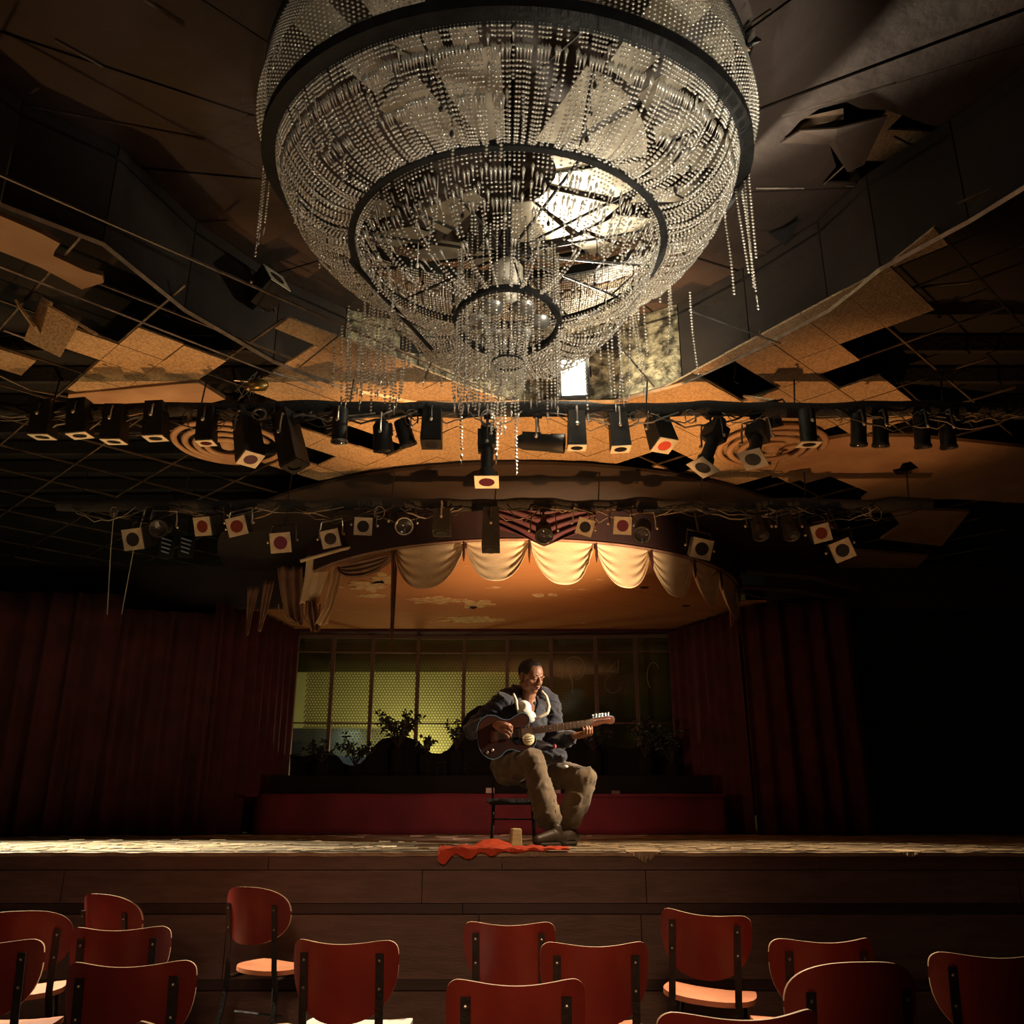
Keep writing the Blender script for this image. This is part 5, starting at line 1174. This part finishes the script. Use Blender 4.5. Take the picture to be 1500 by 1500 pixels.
band([(752, 1016, 6.96), (756, 1026, 6.94), (758, 1040, 6.93)], .026, 'collar', 'lapel')
band([(786, 1020, 6.965), (789, 1030, 6.95), (784, 1044, 6.94)], .035, 'jacket', 'lapel')
mp(MB().ball(PY(813, 1093, 6.93), (.012, .010, .018), None, 8, 6), 'red_tag', 'red_bead')
mp(MB().ball(PY(829, 1123, 6.93), (.018, .010, .010), None, 8, 6), 'pocket_corner', 'shirt')
# shoes
def shoe(ank, d, px):
    d = V(d).normalized(); base = V((ank.x, ank.y, ZF + .03)); up_ = V((0, 0, 1)); s_ = MB(); sl = MB()
    heel = base - d * .05; toe = base + d * .20
    limb(s_, [heel + V((0, 0, .035)), base + d * .06 + V((0, 0, .045)), toe + V((0, 0, .022))], [.048, .046, .036], 12); limb(s_, [base + V((0, 0, .05)), base + V((0, 0, .10))], [.045, .040], 12)
    sd = d.cross(up_)
    P = []
    for k in range(20):
        t = 2 * PI * k / 20; q = base + d * (.075 + .145 * math.cos(t)) + sd * (.050 if math.cos(t) > 0 else .040) * math.sin(t); P.append((q.x, q.y))
    sl.slab(P, ZF + .006, ZF + .036)
    o = remesh(s_, 'shoe', 'shoe', man, .008, 3); o2 = mp(sl, 'sole', 'sole'); return o, o2
shoe(PY(816, 1236, 6.88), (-.72, -.7, 0), 0); shoe(PY(838, 1230, 7.12), (-.45, -.9, 0), 1)
# ================================================================== GUITAR
gt = thing('electric_guitar', 'dark single cutaway electric guitar held across the lap', 'guitar', PY(738, 1076, 6.87))
gx = gax; gy = V((.10, 1, .16)); gy = (gy - gx * gy.dot(gx)).normalized(); gz = gx.cross(gy).normalized()
if gz.z < 0: gz = -gz
GR = Matrix((gx, gy, gz)).transposed(); gt.rotation_euler = GR.to_euler()
outline = [(-.20, 0), (-.195, .07), (-.165, .125), (-.11, .155), (-.045, .145), (.0, .115), (.05, .105), (.10, .125), (.15, .14), (.19, .125), (.205, .09), (.195, .055), (.17, .035), (.165, 0), (.175, -.035), (.20, -.05), (.215, -.035), (.235, -.06), (.225, -.10), (.18, -.135), (.12, -.145), (.05, -.115), (0, -.12), (-.05, -.155), (-.11, -.165), (-.165, -.13), (-.195, -.075)]
def spl(P, n=4):
    out = []; m = len(P)
    for i in range(m):
        p0, p1, p2, p3 = [V(P[(i + k) % m]) for k in (-1, 0, 1, 2)]
        for k in range(n):
            t = k / n; out.append(tuple(.5 * ((2 * p1) + (-p0 + p2) * t + (2 * p0 - 5 * p1 + 4 * p2 - p3) * t * t + (-p0 + 3 * p1 - 3 * p2 + p3) * t ** 3)))
    return out
ol = spl(outline)
def gslab(poly, y0, y1, mi=0, mb=None):
    mb = mb or MB(); k0 = len(mb.v); mb.slab(poly, y0, y1, mi)
    for q in mb.v[k0:]: x, y, z = q; q.x, q.y, q.z = x, z, y
    return mb
gslab([(x * 1.0, y) for x, y in ol], -.018, .022).build('guitar_body', 'guitar_side', gt)
gslab([(x * .965, y * .955) for x, y in ol], -.021, -.017).build('guitar_top', 'guitar', gt)
MB().tube([V((x, -.019, y)) for x, y in ol], .0028, 5, closed=True).build('binding', 'binding', gt)
# scratchplate hint, pickups, bridge, cream plate
gslab([(.02, .02), (.16, .03), (.17, -.03), (.15, -.075), (.10, -.09), (.05, -.04)], -.0235, -.021).build('pickguard', 'gel_dark', gt)
MB().box((.02, -.026, 0), (.03, .012, .085)).build('pickup', 'chrome', gt); MB().box((.12, -.026, 0), (.03, .012, .085)).build('pickup', 'chrome', gt); MB().box((-.08, -.026, 0), (.045, .014, .085)).build('bridge', 'chrome', gt)
c_ = MB().lathe([(0, .006), (.040, .005), (.047, 0)], (.178, -.022, -.055), axis=(0, -1, 0), n=18).build('cream_plate', 'cream', gt, smooth=True)
for k in (-1, 0, 1): MB().box((.178, -.031, -.055 + k * .018), (.07 - abs(k) * .02, .003, .003)).build('plate_slot', 'fret', c_)
for k in range(2): MB().lathe([(0, .014), (.011, .014), (.012, 0)], (-.10 - .04 * k, -.021, -.10 - .01 * k), axis=(0, -1, 0), n=12).build('knob', 'chrome', gt, smooth=True)
NL = .66
MB().grid(lambda a, b: V((lerp(.14, NL, a), -.020 + .026 * math.sin(PI * b), (b - .5) * lerp(.056, .043, a))), 10, 10).build('neck', 'maple', gt, smooth=True)
MB().box((.40, -.0235, 0), (.54, .007, .052)).build('fretboard', 'fret', gt)
x = NL; 
for k in range(20):
    xx = .66 - .64 * (1 - 2 ** (-(k + 1) / 12)); MB().box((xx, -.0275, 0), (.0025, .002, .050)).build('fret', 'chrome', gt)
    if k in (2, 4, 6, 8, 11, 14, 16, 18): MB().ball((xx + .012, -.0275, .018 if k != 11 else .0), (.003, .001, .003), seg=6, ring=4).build('fret_marker', 'shirt', gt)
hs = [(NL, .020), (NL + .03, .026), (NL + .06, .032), (NL + .15, .030), (NL + .185, .022), (NL + .195, 0), (NL + .185, -.022), (NL + .16, -.030), (NL + .12, -.020), (NL + .08, -.022), (NL + .04, -.030), (NL, -.020)]
gslab(spl(hs, 3), -.016, -.002).build('headstock', 'maple', gt)
MB().tube([V((a, -.009, b)) for a, b in spl(hs, 3)], .0022, 5, closed=True).build('headstock_edge', 'binding', gt)
for k in range(6): MB().tube([V((NL + .035 + .024 * k, -.009, .026)), V((NL + .035 + .024 * k, -.009, .048))], .0028, 5).ball((NL + .035 + .024 * k, -.009, .052), (.0085, .005, .0075), seg=8, ring=5).ball((NL + .035 + .024 * k, -.020, .012), (.004, .006, .004), seg=6, ring=4).build('tuning_peg', 'chrome', gt, smooth=True)
for k in range(6): MB().tube([V((-.08, -.034, (k - 2.5) * .0105)), V((NL, -.030, (k - 2.5) * .0072)), V((NL + .035 + .024 * k, -.021, .012))], .0007, 4).build('string', 'steel', gt)
# his chair: black, thin legs
st_ = thing('stage_chair', 'thin black metal chair the guitarist sits on', 'chair', (J['pel'].x - .03, 7.24, ZF))
MB().box((0, 0, .325), (.40, .38, .03)).box((0, 0, .305), (.36, .34, .02)).build('seat', 'blackcloth', st_)
for sx in (-1, 1):
    for sy in (-1, 1): MB().tube([V((sx * .15, sy * .15, .30)), V((sx * .165, sy * .17, .005))], .010, 7).build('leg', 'iron', st_, smooth=True)
for sy in (-1, 1): MB().tube([V((-.155, sy * .158, .19)), V((.155, sy * .158, .19))], .006, 6).build('stretcher', 'iron', st_)
for sx in (-1, 1): MB().tube([V((sx * .16, .17, .32)), V((sx * .17, .24, .62))], .009, 6).build('back_post', 'iron', st_)
MB().box((0, .235, .58), (.34, .02, .10)).build('backrest', 'black', st_)
print('OBJECTS', len(bpy.data.objects), 'TRIS', sum(len(m.polygons) for m in bpy.data.meshes))
